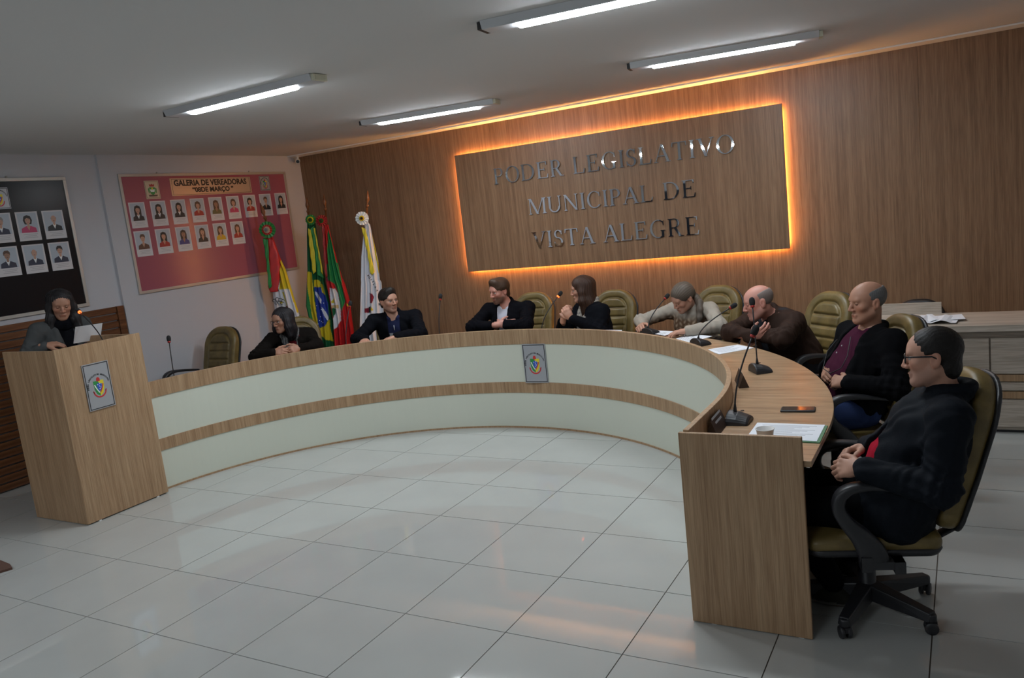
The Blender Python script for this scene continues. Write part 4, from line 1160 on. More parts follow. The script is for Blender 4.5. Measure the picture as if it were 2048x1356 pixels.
f3 =dict(P=(-3.95, 4.42, 0),
  pole=[(-0.124,2.301),(-0.128,2.172),(-0.132,2.088)],
  ros=[(-0.157,1.999),(-0.214,2.005)],
  L=[(-0.161,1.892),(-0.238,1.317),(-0.24,1.326),(-0.229,1.115),(-0.221,0.832),(-0.247,0.515)],
  R=[(-0.115,1.918),(-0.095,1.73),(-0.077,1.534),(-0.041,1.295),(-0.06,1.411),(-0.023,1.232),(0.005,1.04),(-0.002,0.843),(-0.001,0.701),(-0.01,0.488)],
  g=[(-0.122,1.918),(-0.105,1.77),(-0.083,1.496),(-0.064,1.298),(-0.203,1.313),(-0.164,1.66)],
  g2=[(-0.191,1.425),(-0.081,1.413),(-0.053,1.222),(-0.047,1.046),(-0.072,0.992),(-0.11,0.919),(-0.117,0.969),(-0.114,1.137),(-0.145,1.26),(-0.181,1.299),(-0.212,1.323)],
  rs=[(-0.197,1.287),(-0.153,1.254),(-0.143,1.204),(-0.213,1.222)],
  wh=[(-0.207,1.218),(-0.146,1.204),(-0.121,1.138),(-0.118,0.962),(-0.131,0.822),(-0.184,0.75),(-0.226,0.726),(-0.219,0.846),(-0.187,0.92),(-0.214,0.98),(-0.215,1.114)],
  go=[(-0.21,1.057),(-0.158,1.1),(-0.17,1.066),(-0.171,1.031),(-0.209,1.039)],
  tan=[(-0.216,1.015),(-0.132,1.013),(-0.131,0.971),(-0.214,0.98)],
  dg=[(-0.214,0.98),(-0.167,0.968),(-0.182,0.913),(-0.216,0.867),(-0.216,0.938)],
  yb=[(-0.033,1.016),(-0.007,1.002),(-0.014,0.979),(-0.037,0.992)],
 )
f4 =dict(P=(-3.42, 4.45, 0),
  pole=[(-0.048,2.278),(-0.076,2.133),(-0.093,2.038)],
  ros=[(-0.144,1.969),(-0.219,1.977)],
  L=[(-0.131,1.87),(-0.165,1.769),(-0.218,1.548),(-0.259,1.286),(-0.26,1.261),(-0.295,1.06),(-0.348,0.735)],
  R=[(-0.084,1.91),(-0.071,1.894),(-0.058,1.719),(-0.036,1.49),(-0.048,1.262),(-0.032,1.235),(-0.046,1.004),(-0.067,0.703)],
  ye=[(-0.065,1.833),(-0.054,1.741),(-0.03,1.337),(-0.049,1.339),(-0.063,1.569)],
  m1=[(-0.183,1.126),(-0.151,1.115),(-0.137,1.069),(-0.169,1.004),(-0.193,1.007)],
  m2=[(-0.264,0.96),(-0.206,0.96),(-0.205,0.919),(-0.225,0.9),(-0.272,0.906)],
  ytri=[(-0.187,0.979),(-0.163,0.928),(-0.192,0.917)],
  rib=[(-0.165,1.874),(-0.125,1.862),(-0.11,1.725),(-0.108,1.574),(-0.084,1.358),(-0.119,1.327),(-0.139,1.349),(-0.138,1.577),(-0.151,1.73)],
  text=[(-0.169,1.325),(-0.156,1.3),(-0.142,1.276),(-0.127,1.249),(-0.118,1.219),(-0.104,1.185),(-0.094,1.143),(-0.093,0.985)],
 )

def emblem_lines(t, P, at):
    m = MB()
    for cx_, cz_, r_ in ((-.070, 1.165, .020), (-.035, 1.175, .024), (.0, 1.165, .022), (.03, 1.15, .018), (-.05, 1.135, .018), (-.015, 1.135, .022), (.015, 1.125, .02)):
        m.tube([P(cx_ + r_ * math.cos(k * .6), cz_ + r_ * .8 * math.sin(k * .6), .075) for k in range(9)], .0035, 6)
    m.build('arms_outline', 'ink', t)
    y = MB().poly(circle2(.005, 1.135, .018, .014, 10), (0, 0, 0), tuple(FE), (0, 0, 1), tuple(FN), .004, .068); y.build('arms_crown', 'p_yellow', t)
flag(f1['P'], f1['pole'], f1['L'] + [(-.13, .35)], f1['R'] + [(.28, .35)], .36, WH,
     [(YE_, f1['yel']), (YE_, f1['yel2']), (RD, [(-.12, 2.0), (.03, 2.0), (.066, 1.63), (.03, 1.45), (-.02, 1.26), (-.13, 1.26)]), (GR, f1['grn']), (GR, [(.176, .99), (.30, .99), (.34, .3), (.10, .3)]),
      (YE_, [(.02, 1.25), (.035, 1.25), (.09, .95), (.07, .95)]), (MR, [(.02, 1.07), (.06, 1.09), (.075, 1.0), (.03, .99)])],
     ((-.027, 1.963), .096, ['p_green', 'p_red', 'p_cream', 'p_grey']), [('p_red', f1['ribr'], .012), ('p_green', f1['ribg'], .028)],
     'leftmost flag, white and yellow with a green rosette, before the pink board', 4, .03, 3,
     lambda t, P, at: emblem_lines(t, P, at))

def star_dots(t, P, at):
    for sx, sz in f2['stars']:
        m = MB().poly([(.006 * math.cos(k * 1.257), .006 * math.sin(k * 1.257)) for k in range(5)], P(sx, sz, at(sx, sz) + .004), tuple(FE), (0, 0, 1), tuple(FN), .001)
        m.build('star', 'p_white', t)
flag(f2['P'], f2['pole'], f2['L'], f2['R'], .36, DG,
     [(GR, [(-.30, 1.3), (-.20, 1.3), (-.20, .4), (-.30, .4)]), (YE_, f2['y1']), (YE_, f2['y2']), (BL, f2['blue']), (WH, f2['w1']), (WH, f2['w2']), (YE_, f2['y3']), (YE_, f2['y4'])],
     ((-.066, 2.025), .062, ['p_green', 'p_yellow', 'p_green', 'p_cloth_brown']), [('p_yellow', f2['rib'], .0), ('p_green', [(-.085, 1.93), (-.04, 1.95), (-.02, 1.55), (-.01, 1.33), (-.085, 1.38), (-.075, 1.64)], -.008), ('p_yellow', [(-.045, 1.93), (-.030, 1.93), (-.015, 1.55), (-.012, 1.37), (-.030, 1.40), (-.035, 1.6)], .004)],
     'green and yellow flag with a blue starry disc, second from the left', 3.5, .03, 7, star_dots)
flag(f3['P'], f3['pole'], [(-.165, 1.93)] + f3['L'][1:], f3['R'], .36, RD,
     [(MR, [(-.3, 1.9), (-.19, 1.9), (-.20, 1.3), (-.3, 1.3)]), (GR, f3['g']), (GR, f3['g2']), (GR, [(-.205, 1.50), (-.07, 1.50), (-.05, 1.25), (-.215, 1.31)]), (RD, f3['rs']), (WH, f3['wh']), (YE_, f3['go']), ((.5, .38, .2), f3['tan']), (DG, f3['dg']), (YE_, f3['yb'])],
     ((-.178, 2.0), .068, ['p_cloth_red', 'p_red', 'p_green', 'p_olive']), [('p_cloth_red', [(-.185, 1.94), (-.160, 1.94), (-.188, 1.66), (-.205, 1.35), (-.232, 1.35), (-.212, 1.66)], -.01)],
     'green and red flag with a pale oval coat of arms, third from the left', 3.5, .03, 12)
def flag_text(t, P, at):
    for c, (s_, z_) in zip('EGISLAT', f4['text'][:7]):
        me = MB(); a = math.radians(-62)
        rr = Vector(FE) * math.cos(a) + Vector((0, 0, 1)) * math.sin(a); uu = Vector(FE) * -math.sin(a) + Vector((0, 0, 1)) * math.cos(a)
        add_text(me, c, .034, P(s_, z_, at(s_, z_) + .007), rr, uu, tuple(FN), .001); me.build('letter', 'ink', t)
    me = MB(); s_, z_ = f4['text'][7]; add_text(me, 'M', .036, P(s_, z_, at(s_, z_) + .007), Vector(FE) * .2 + Vector((0, 0, -1)), Vector(FE), tuple(FN), .001); me.build('letter', 'ink', t)
flag(f4['P'], f4['pole'], [(-.150, 1.93)] + f4['L'], [(-.09, 1.95)] + f4['R'], .36, WH,
     [(YE_, f4['ye']), (MR, f4['m1']), (MR, f4['m2']), (YE_, f4['ytri']), ((.02, .02, .02), [(-.215, .965), (-.19, .975), (-.2, .90), (-.225, .90)])],
     ((-.145, 1.972), .077, ['p_white', 'p_white', 'p_yellow', 'p_cloth_brown']), [('p_yellow', f4['rib'], .0)],
     'white flag with black lettering and a yellow ribbon, rightmost of the four flags', 4.0, .028, 5, flag_text)
# ---------------------------------------------------------------- people
def unit(v): v = np.asarray(v, float); return v / np.linalg.norm(v)
Zv = np.array([0, 0, 1.0])

def head_frame(face_dir, pitch, roll):
    f = unit([face_dir[0], face_dir[1], 0]); r = np.array([f[1], -f[0], 0.0])
    p = math.radians(pitch); f2 = f * math.cos(p) - Zv * math.sin(p); u = np.cross(r, f2)
    a = math.radians(roll); r2 = r * math.cos(a) - u * math.sin(a); u2 = u * math.cos(a) + r * math.sin(a)
    return np.stack([r2, f2, u2])

def hand_points(W, D, Np, T, curl, s=1.0, spread=.05):
    """five finger chains of a hand at wrist W, pointing D, palm normal Np, thumb side T"""
    D, Np = unit(D), unit(Np); Np = unit(Np - D * (Np @ D)); T0 = np.cross(D, Np); T = T0 if T0 @ np.asarray(T, float) > 0 else -T0
    ch = []
    spec = [(.031, .084, (.040, .024, .019), .0092), (.010, .089, (.044, .027, .020), .0094), (-.011, .085, (.040, .025, .019), .0088), (-.030, .076, (.032, .020, .017), .0078)]
    for i, (o, b, L, r) in enumerate(spec):
        c = curl if isinstance(curl, (int, float)) else curl[i]
        p = W + D * b * s + T * o * s; pts = [W + D * .03 * s + T * o * .55 * s, p]; ang = 0
        dv = unit(D + T * (o * spread * 20))
        for q, l in enumerate(L):
            ang += math.radians(c * (0.8, 1.0, .7)[q])
            p = p + (dv * math.cos(ang) + Np * math.sin(ang)) * l * s; pts.append(p)
        ch.append((pts, [.013 * s, .0115 * s, r * s, r * .92 * s, r * .80 * s]))
    p = W + D * .018 * s + T * .022 * s; pts = [p]; dd = unit(D * .62 + T * .62 + Np * .34)
    for q, l in enumerate((.042, .032, .025)):
        p = p + dd * l * s; pts.append(p); dd = unit(dd + D * .30 - T * .18 + Np * .12)
    ch.append((pts, [.0155 * s, .0125 * s, .0108 * s, .0085 * s]))
    return ch, D, Np, T

HUES = dict(fair=(.50, .27, .19), tan=(.40, .205, .135), pink=(.56, .27, .21), brown=(.26, .135, .09))

def person(label, base, fwd, P, N, head, face_dir, pitch=0, roll=0, sw=.185, female=False, stout=0.0, hs=1.0, skin='fair',
           arms=None, knees=None, ankles=None, feet_dir=None, garments=(), hair=None, glasses=False, brow=(.03, .02, .015), closed=False, stubble=None,
           sh_drop=.035, lap=None, trousers=(.02, .02, .024), shoes=(.02, .02, .02), hd=.0046, extra=None, belly=0.0, sh_fwd=0.0, shdir=None, waist_cut=None):
    """builds one figure; all points are world coordinates, base is its spot on the floor"""
    base = np.array([base[0], base[1], 0.0]); fw = unit([fwd[0], fwd[1], 0]); rt = np.array([fw[1], -fw[0], 0.0])
    P = np.array(P, float); N = np.array(N, float); Hc = np.array(head, float)
    up = unit(N - P); tf = unit(np.cross(up, rt)); tf = tf if tf @ fw > 0 else -tf
    TR = np.stack([rt, tf, up]); LT = float(np.linalg.norm(N - P))
    srt = unit([shdir[0], shdir[1], shdir[2] if len(shdir) > 2 else 0]) if shdir is not None else rt
    H = head_frame(face_dir, pitch, roll)
    hl = lambda x, y, z: Hc + hs * (H[0] * x + H[1] * y + H[2] * z)
    tl = lambda x, y, z: N + rt * x + tf * y + up * z                    # torso point measured from the neck base
    k_f = .92 if female else 1.0
    SH = [N - up * sh_drop + srt * sw * s_ + tf * sh_fwd for s_ in (-1, 1)]   # 0 = left, 1 = right
    hips = [P + rt * .088 * s_ - Zv * .02 for s_ in (-1, 1)]
    if knees is None: knees = [hips[i] + fw * .40 + rt * .04 * (-1, 1)[i] + Zv * -.02 for i in (0, 1)]
    if ankles is None: ankles = [np.array([knees[i][0], knees[i][1], .085]) - fw * .03 for i in (0, 1)]
    knees = [np.array(k, float) for k in knees]; ankles = [np.array(k, float) for k in ankles]
    fdirs = feet_dir or [fw, fw]; fdirs = [unit([d[0], d[1], 0]) for d in fdirs]
    pts = [Hc, P, N] + SH + knees + ankles + [a + d * .2 for a, d in zip(ankles, fdirs)]
    for a in arms: pts += [np.array(a['elbow'], float), np.array(a['wrist'], float), np.array(a['wrist'], float) + unit(a['dir']) * .18]
    lo = np.min(pts, 0) - .19; hi = np.max(pts, 0) + .19; lo[2] = max(lo[2], -.012)

    def torso(f, o, arms_to=1.0, neck=False, hem=.0):
        f.ell(P + up * .03, (.172 * k_f + o + stout * .02, .122 + o + stout * .02, .115 + o), TR, k=.05)
        f.ell(P + up * LT * .36 + tf * (belly * .5), (.146 * k_f + o + stout * .035, .106 + o + stout * .04 + belly * .5, .15), TR, k=.07)
        f.ell(P + up * LT * .68, (.165 * k_f + o + stout * .02, .114 + o + stout * .02, .175), TR, k=.07)
        if female:
            for s_ in (-1, 1): f.ell(P + up * LT * .62 + tf * .085 + rt * .07 * s_, (.06 + o * .5, .055 + o * .6, .06 + o * .5), TR, k=.06)
        for i in (0, 1):
            f.cap(N - up * .06, SH[i], .056 * k_f + o * .8, .047 * k_f + o * .8, k=.04)
            f.cap(N + up * .018, SH[i] * .60 + N * .40 + up * .004, .034 * k_f + o * .4, .030 * k_f + o * .5, k=.05)
    def arm(f, i, o, t_end=1.0, k=.03, cuff=0.0):
        a = arms[i]; E = np.array(a['elbow'], float); W = np.array(a['wrist'], float)
        f.cap(SH[i], E, .046 * k_f + o * .9, .038 * k_f + o * .9, k=k)
        We = E + (W - E) * t_end
        f.cap(E, We, .038 * k_f + o * .9, .028 * k_f + o * .8 + cuff, k=k * .7)
        return We
    def legs(f, o, to=1.0):
        for i in (0, 1):
            f.cap(hips[i], knees[i], .088 * (1 + .12 * stout) + o, .060 + o, k=.05)
            f.cap(knees[i], knees[i] + (ankles[i] - knees[i]) * to, .058 + o, .040 + o, k=.03)

    fine = [(Hc - .155, Hc + .165)]
    for a in arms:
        w = np.array(a['wrist'], float); e = w + unit(a['dir']) * .15
        fine.append((np.minimum(w, e) - .05, np.maximum(w, e) + .05))
    f = Field(lo, hi, .016, hd, fine)
    torso(f, -.004); legs(f, -.004)
    for i in (0, 1):
        arm(f, i, -.003)
        f.cap(ankles[i], ankles[i] - Zv * (ankles[i][2] - .05) + fdirs[i] * .02, .032, .030, k=.01); f.cap(ankles[i] - Zv * (ankles[i][2] - .046), ankles[i] - Zv * (ankles[i][2] - .036) + fdirs[i] * .11, .030, .024, k=.02)
    # neck and head
    f.cap(N - up * .03, hl(0, -.026, -.050), .055 * k_f, .049 * k_f, k=.022)
    f.ell(hl(0, -.012, .035), np.array((.0735, .094, .080)) * hs, H, k=.02)
    f.ell(hl(0, .026, .030), np.array((.063, .064, .058)) * hs, H, k=.03)
    f.ell(hl(0, .026, -.038), np.array((.060 * (.95 if female else 1), .060, .078)) * hs, H, k=.03)
    for s_ in (-1, 1):
        f.cap(hl(.050 * s_, .002, -.058), hl(.017 * s_, .064, -.098), .0185 * hs * k_f, .016 * hs * k_f, k=.03)
        f.ell(hl(.040 * s_, .058, -.022), np.array((.022, .020, .018)) * hs, H, k=.025)
    f.ell(hl(0, .070, -.100), np.array((.022, .018, .017)) * hs * k_f, H, k=.02)
    f.cap(hl(-.036, .078, .022), hl(.036, .078, .022), .0115 * hs, k=.016)
    for s_ in (-1, 1): f.ell(hl(.031 * s_, .100, .001), np.array((.019, .017, .011)) * hs, H, k=.012, op=-1)
    f.chain([hl(0, .086, .012), hl(0, .098, -.012), hl(0, .108, -.031)], [.0075 * hs, .0085 * hs, .0105 * hs * k_f], k=.010)
    for s_ in (-1, 1): f.ell(hl(.0125 * s_, .096, -.036), np.array((.0085, .011, .0085)) * hs, H, k=.008)
    f.cap(hl(-.018, .084, -.064), hl(.018, .084, -.064), .0065 * hs, k=.008); f.ell(hl(0, .0885, -.0635), np.array((.012, .008, .005)) * hs, H, k=.006)
    f.cap(hl(-.014, .083, -.075), hl(.014, .083, -.075), .0070 * hs, k=.008)
    f.cap(hl(-.020, .094, -.0695), hl(.020, .094, -.0695), .0022 * hs, k=.004, op=-1)
    for s_ in (-1, 1):
        ER = np.stack([H[0], H[1] * .94 - H[2] * .34 * 0 + H[2] * .2, H[2]]); ER = np.stack([H[0], unit(H[1] + H[2] * .18), unit(H[2] - H[1] * .18)])
        f.ell(hl(.0755 * s_, -.012, -.010), np.array((.0105, .019, .033)) * hs, ER, k=.010)
        f.ell(hl(.0860 * s_, -.006, -.006), np.array((.008, .010, .019)) * hs, ER, k=.006, op=-1)
    # hands
    for i, a in enumerate(arms):
        W = np.array(a['wrist'], float); s_ = a.get('s', 1.0 if not female else .92)
        ch, D, Np, T = hand_points(W, a['dir'], a['palm'], a['thumb'], a.get('curl', 35), s_)
        f.cap(W - D * .03, W + D * .025, .0265 * s_, .022 * s_, k=.015)
        for pts_, rd in ch[:4]: f.cap(pts_[0], pts_[1], rd[0] * 1.02, rd[1], k=.014)
        f.cap(W + D * .045 * s_ - T * .02 * s_, W + D * .045 * s_ + T * .018 * s_, .0135 * s_, k=.02)
        for pts_, rd in ch[:4]: f.chain(pts_[1:], rd[1:], k=.003)
        f.chain(ch[4][0], ch[4][1], k=.010)
    V, Q = f.surface()
    q = ((V - Hc) @ H.T) / hs
    C = np.tile(np.array(HUES[skin]), (len(V), 1))
    hd_m = np.linalg.norm(q, axis=1) < .15
    def blend(w, c): 
        w = np.clip(w, 0, 1)[:, None]; C[:] = C * (1 - w) + np.array(c) * w
    red = np.array(HUES[skin]) * np.array([1.05, .82, .78])
    blend(np.exp(-((np.abs(q[:, 0]) - .042) / .022) ** 2 - ((q[:, 2] + .03) / .025) ** 2) * (q[:, 1] > .02) * .6, red)
    blend(np.exp(-(q[:, 0] / .016) ** 2 - ((q[:, 2] + .03) / .02) ** 2) * (q[:, 1] > .09) * .5, red)
    lipw = np.exp(-(np.abs(q[:, 0]) / .020) ** 4 - ((q[:, 2] + .0695) / .0085) ** 4) * (q[:, 1] > .072)
    blend(lipw * .75, np.array(HUES[skin]) * np.array([.88, .58, .58]))
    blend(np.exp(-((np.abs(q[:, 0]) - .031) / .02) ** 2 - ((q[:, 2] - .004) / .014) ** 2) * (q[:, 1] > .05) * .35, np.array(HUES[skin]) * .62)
    blend((np.abs(q[:, 0]) > .072) * hd_m * (q[:, 2] < .03) * .4, red)
    if stubble:
        w = np.clip((-.035 - q[:, 2]) / .02, 0, 1) * np.clip((q[:, 1] + .01) / .03, 0, 1) * hd_m * (1 - lipw)
        w *= np.clip((q[:, 2] + .135) / .02, 0, 1)
        blend(w * stubble[0], stubble[1])
    body = link_mesh('person', np_mesh('body', V - base, Q, 'skin', C)); body.location = base
    tag(body, label, 'person')

    def part(name, fl, mat, colour, parent=body):
        V, Q = fl.surface()
        c = colour(V) if callable(colour) else np.tile(np.array(colour, float), (len(V), 1))
        return link_mesh(name, np_mesh(name, V - base, Q, mat, c), parent)
    tloc = lambda V: (V - N) @ TR.T

    # eyes, brows
    for s_ in (-1, 1):
        m = MB(); n1, n2 = 14, 9; v = []; cc = []
        c0 = hl(.031 * s_, .0765, .002); r0 = .0128 * hs; gz = unit(H[1] - H[2] * (.1 if closed else 0.0))
        for a in range(n2 + 1):
            th = math.pi * a / n2
            for b in range(n1):
                ph = 2 * math.pi * b / n1
                d = H[1] * math.cos(th) + (H[0] * math.cos(ph) + H[2] * math.sin(ph)) * math.sin(th)
                v.append(c0 + d * r0 - base)
                zz = d @ H[2]
                if closed: cc.append((.02, .015, .012) if -.42 < zz < -.18 else np.array(HUES[skin]) * .82)
                elif zz > .42: cc.append(np.array(HUES[skin]) * .75)
                elif zz > .25: cc.append((.02, .015, .012))
                else: cc.append((.03, .018, .012) if th < .62 else (.55, .52, .50))
        ff = np.array([(a * n1 + b, a * n1 + (b + 1) % n1, (a + 1) * n1 + (b + 1) % n1, (a + 1) * n1 + b) for a in range(n2) for b in range(n1)])
        link_mesh('eye', np_mesh('eye', np.array(v), ff[:, ::-1], 'eye', np.array(cc)), body)
        bm_ = MB().tube([hl(.012 * s_, .0905, .0205) - base, hl(.024 * s_, .0895, .025) - base, hl(.038 * s_, .083, .0255) - base, hl(.050 * s_, .070, .021) - base], [.0026 * hs, .0036 * hs, .003 * hs, .0016 * hs], 6)
        me = bm_.mesh('eyebrow', ['hair']); at_ = me.attributes.new('Col', 'FLOAT_COLOR', 'POINT'); at_.data.foreach_set('color', np.tile([*brow, 1.0], len(bm_.v)).astype(np.float32))
        link_mesh('eyebrow', me, body)

    # trousers and shoes
    hwt = .022
    f = Field(lo, hi, .014)
    f.ell(P + up * .03, (.176 * k_f + stout * .02, .126 + stout * .02, .12), TR, k=.05); legs(f, .012 if not female else .008, .97)
    f.warp(wrinkle(.004, 55, 3))
    part('trousers', f, 'cloth', trousers)
    for i in (0, 1):
        a = ankles[i].copy(); d = fdirs[i]; sd = np.array([d[1], -d[0], 0])
        g = Field(a + np.array([-.32, -.32, -.1]), a + np.array([.32, .32, .1]), .009)
        g.cap(a - d * .035 + Zv * (-a[2] + .045), a + d * .13 + Zv * (-a[2] + .038), .040, .036, k=.02)
        g.cap(a - Zv * .02, a + Zv * .0 - Zv * (a[2] - .05) + d * .03, .040, .042, k=.03)
        g.fn(lambda X, Y, Z: 0 * X + (.004 - Z) + 0 * Y, k=.004, op=2)
        g.fn(lambda X, Y, Z: 0 * X + Z - (a[2] + .005) + 0 * Y, k=.006, op=2)
        sole = np.array([.28, .27, .25])
        part('shoe', g, 'leather_cloth', lambda V: np.where((np.abs(V[:, 2:] - .017) < .010), np.array(shoes) * .4 + sole * .6, np.array(shoes)))

    # upper garments: dict(name, o, sleeves, v (top half width, bottom half width, length), collar, col, wr, hem)
    for gi, g_ in enumerate(garments):
        o = g_['o']; gf = Field(lo, hi, g_.get('h', .0085))
        torso(gf, o)
        if g_.get('sleeves', True):
            for i in (0, 1):
                We = arm(gf, i, o * 1.0 + .002, g_.get('slv', .94), k=.045)
        if g_.get('skirt'):
            for i in (0, 1): gf.cap(hips[i] + fw * .02, hips[i] + (knees[i] - hips[i]) * g_['skirt'], .10 + o, .088 + o, k=.06)
        # neck opening
        nr = g_.get('neck', .060)
        gf.warp(wrinkle(g_.get('wr', .006) * .7, g_.get('wf', 38), 11 + gi))
        gf.warp(wrinkle(g_.get('wr', .006) * .45, g_.get('wf', 38) * 2.3, 31 + gi))
        if g_.get('sleeves', True):
            for i in (0, 1):
                E_ = np.array(arms[i]['elbow'], float); W_ = np.array(arms[i]['wrist'], float)
                for a_, b_, ph_ in ((SH[i], E_, .6), (W_, E_, 2.1)):
                    ab = b_ - a_; Lx = np.linalg.norm(ab); ux = ab / Lx; ox = unit(np.cross(ux, Zv + .01)); 
                    def fold(X, Y, Z, a_=a_, ux=ux, Lx=Lx, ox=ox, ph_=ph_):
                        dx, dy, dz = X - a_[0], Y - a_[1], Z - a_[2]
                        t = dx * ux[0] + dy * ux[1] + dz * ux[2]
                        rr = np.sqrt(np.maximum(dx * dx + dy * dy + dz * dz - t * t, 0)); side = dx * ox[0] + dy * ox[1] + dz * ox[2]
                        w = np.clip(t / Lx, 0, 1) ** 1.5 * np.clip((.125 - rr) / .03, 0, 1) * (t < Lx + .03)
                        return g_.get('fold', .0042) * w * np.sin(t * 150 + side * 45 + ph_ + 1.3 * np.sin(t * 37 + side * 20))
                    gf.warp(fold)
        gf.cap(N - up * .035 + tf * .008, N + up * .12 + tf * .03, nr, nr + .012, k=.01, op=-1)
        if 'v' in g_:
            w0, w1, ln = g_['v']; xo = g_.get('vx', 0.0)
            def wedge(X, Y, Z):
                dx, dy, dz = X - N[0], Y - N[1], Z - N[2]
                x = dx * rt[0] + dy * rt[1] + dz * rt[2] - xo; y = dx * tf[0] + dy * tf[1] + dz * tf[2]; z = dx * up[0] + dy * up[1] + dz * up[2]
                z = z + g_.get('vz', 0.0); t = np.clip(-z / ln, 0, 1.6)
                w = w0 + (w1 - w0) * np.clip(t, 0, 1)
                w = np.where(t > 1, w1 - g_.get('close', .0) * (t - 1) * ln, w)
                return np.maximum(np.maximum(np.abs(x) - w, -(y - .045)), z - .03) * .8
            gf.fn(wedge, k=.006, op=-1)
        if g_.get('collar'):
            hgt, rad, open_ = g_['collar']
            ring = []
            for k in range(17):
                a = math.radians(open_ + (360 - 2 * open_) * k / 16)
                ring.append(tl(math.sin(a) * (nr + .008), .010 + math.cos(a) * (nr + .006), g_.get('cz', .018) - .030 * math.cos(a)))
            for q_ in range(2):
                gf.chain([p + up * hgt * q_ * .5 for p in ring], [rad] * 17, k=.012)
        if g_.get('lapel'):
            w0, w1, ln = g_['v']; lw = g_['lapel']
            for s_ in (-1, 1):
                A_ = tl(s_ * (w0 + .018), .075 + o * .5, -.03); B_ = tl(s_ * (w1 + .010) , .115 + o + belly * .6, -ln)
                M_ = (A_ + B_) / 2 + rt * s_ * lw + tf * .012
                gf.chain([A_, M_, B_], [.012, .013, .008], k=.015)
        if waist_cut is not None and not g_.get('skirt'):
            pass
        part(g_['name'], gf, g_.get('mat', 'cloth'), g_['col'] if not callable(g_['col']) else (lambda V, c=g_['col']: c(tloc(V))))

    # hair
    if hair:
        kind, hc = hair['kind'], np.array(hair['col'])
        ext = hair.get('len', 0.0)
        hf = Field(Hc - np.array([.20, .20, .17 + ext]), Hc + .19, hair.get('h', .0055))
        t = hair.get('t', .010)
        cap_r = np.array((.0735 + t, .094 + t, .080 + t)) * hs
        hf.ell(hl(0, -.014, .036), cap_r, H, k=.01)
        dn = -Zv
        if kind == 'short': hf.ell(hl(0, -.058, -.040), np.array((.060, .046, .060)) * hs, H, k=.02)
        if kind in ('short', 'bald'):
            hf.ell(hl(0, hair.get('fy', .108), hair.get('fz', -.030)), np.array((.0640 if kind == 'short' else .068, .072, .110)) * hs, H, k=.012, op=-1)
            for s_ in (-1, 1):
                hf.ell(hl(.080 * s_, .010, -.030), np.array((.034, .034, .040)) * hs, H, k=.010, op=-1)
                hf.ell(hl(.075 * s_, .055, -.050), np.array((.040, .042, .070)) * hs, H, k=.010, op=-1)
            pl = hl(0, 0, hair.get('nape', -.055)); nn = unit(-H[2] + H[1] * .25)
            hf.fn(lambda X, Y, Z: -((X - pl[0]) * nn[0] + (Y - pl[1]) * nn[1] + (Z - pl[2]) * nn[2]), k=.01, op=-1)
            if kind == 'bald':
                hf.ell(hl(0, hair.get('by', .030), hair.get('bz', .102)), np.array((.078, .125, .070)) * hs, H, k=.010, op=-1)
            elif hair.get('quiff'):
                hf.chain([hl(-.040, .050, .100), hl(0, .060, .107), hl(.040, .050, .100)], [.012, .013, .012], k=.05)
        else:
            hf.ell(hl(hair.get('fx', 0), .112, hair.get('fz', -.030)), np.array((hair.get('fw', .058), .080, hair.get('fh', .108))) * hs, H, k=.014, op=-1)
        if kind in ('long', 'bob'):
            L = hair['len']
            for s_ in (-1, 1):
                p0 = hl(.066 * s_, .010, .055); p1 = hl(.084 * s_, .012, -.02); p2 = p1 + dn * .08 * L / .2 + H[0] * .004 * s_; p3 = p1 + dn * L + H[0] * s_ * hair.get('out', .01) + fw * hair.get('fwd', .0)
                hf.chain([p0, p1, p2, p3], [.022, .026, .034, hair.get('tip', .026)], k=.03)
                q0 = hl(.050 * s_, -.060, .04); q1 = q0 + dn * (.10 + L * .35); q2 = q0 + dn * (.10 + L * .85)
                hf.chain([q0, q1, q2], [.045, .050, .040], k=.04)
            hf.chain([hl(0, -.085, .03), hl(0, -.085, .03) + dn * (.10 + L * .85)], [.045, .045], k=.04)
            hf.cap(hl(0, .045, -.075), hl(0, .13, -.13), .050, .05, k=.01, op=-1)
            hf.ell(hl(hair.get('fx', 0), .115, -.035), np.array((hair.get('fw', .058) * .95, .078, .11)) * hs, H, k=.010, op=-1)
            if hair.get('fringe'):
                for q_ in range(5): hf.cap(hl(-.04 + q_ * .02, .074, .098), hl(-.052 + q_ * .022, .086, .045 + .012 * (q_ % 2)), .012, .007, k=.012)
        if kind == 'tied':
            for s_ in (-1, 1): hf.ell(hl(.082 * s_, .005, -.032), np.array((.026, .028, .034)) * hs, H, k=.01, op=-1)
            hf.chain([hl(0, -.09, .0), hl(.02, -.105, -.06)], [.034, .030], k=.03)
            if 'tail' in hair: hf.chain([np.array(p) for p in hair['tail']], [.030, .028, .026, .022, .012][:len(hair['tail'])], k=.02)
        hr, hfv, hu = H
        amp = hair.get('amp', .0010 if hair['kind'] == 'short' else .0020)
        def strand(X, Y, Z):
            x = (X - Hc[0]) * hr[0] + (Y - Hc[1]) * hr[1] + (Z - Hc[2]) * hr[2]; y = (X - Hc[0]) * hfv[0] + (Y - Hc[1]) * hfv[1] + (Z - Hc[2]) * hfv[2]
            z = (X - Hc[0]) * hu[0] + (Y - Hc[1]) * hu[1] + (Z - Hc[2]) * hu[2]
            if kind in ('short', 'bald'): return amp * np.sin(x * 310 + np.sin(y * 90) * 2) * np.sin(y * 220 + z * 180 + 1)
            if kind == 'tied': return amp * .5 * (np.sin(np.arctan2(x, z - .02) * 38 + y * 30 + 2 * np.sin(y * 50)) + .6 * np.sin(np.arctan2(x, z) * 71))
            a = np.arctan2(x, y); return amp * np.sin(a * 30 + 1.5 * np.sin(z * 40)) + amp * .5 * np.sin(a * 53)
        hf.warp(strand)
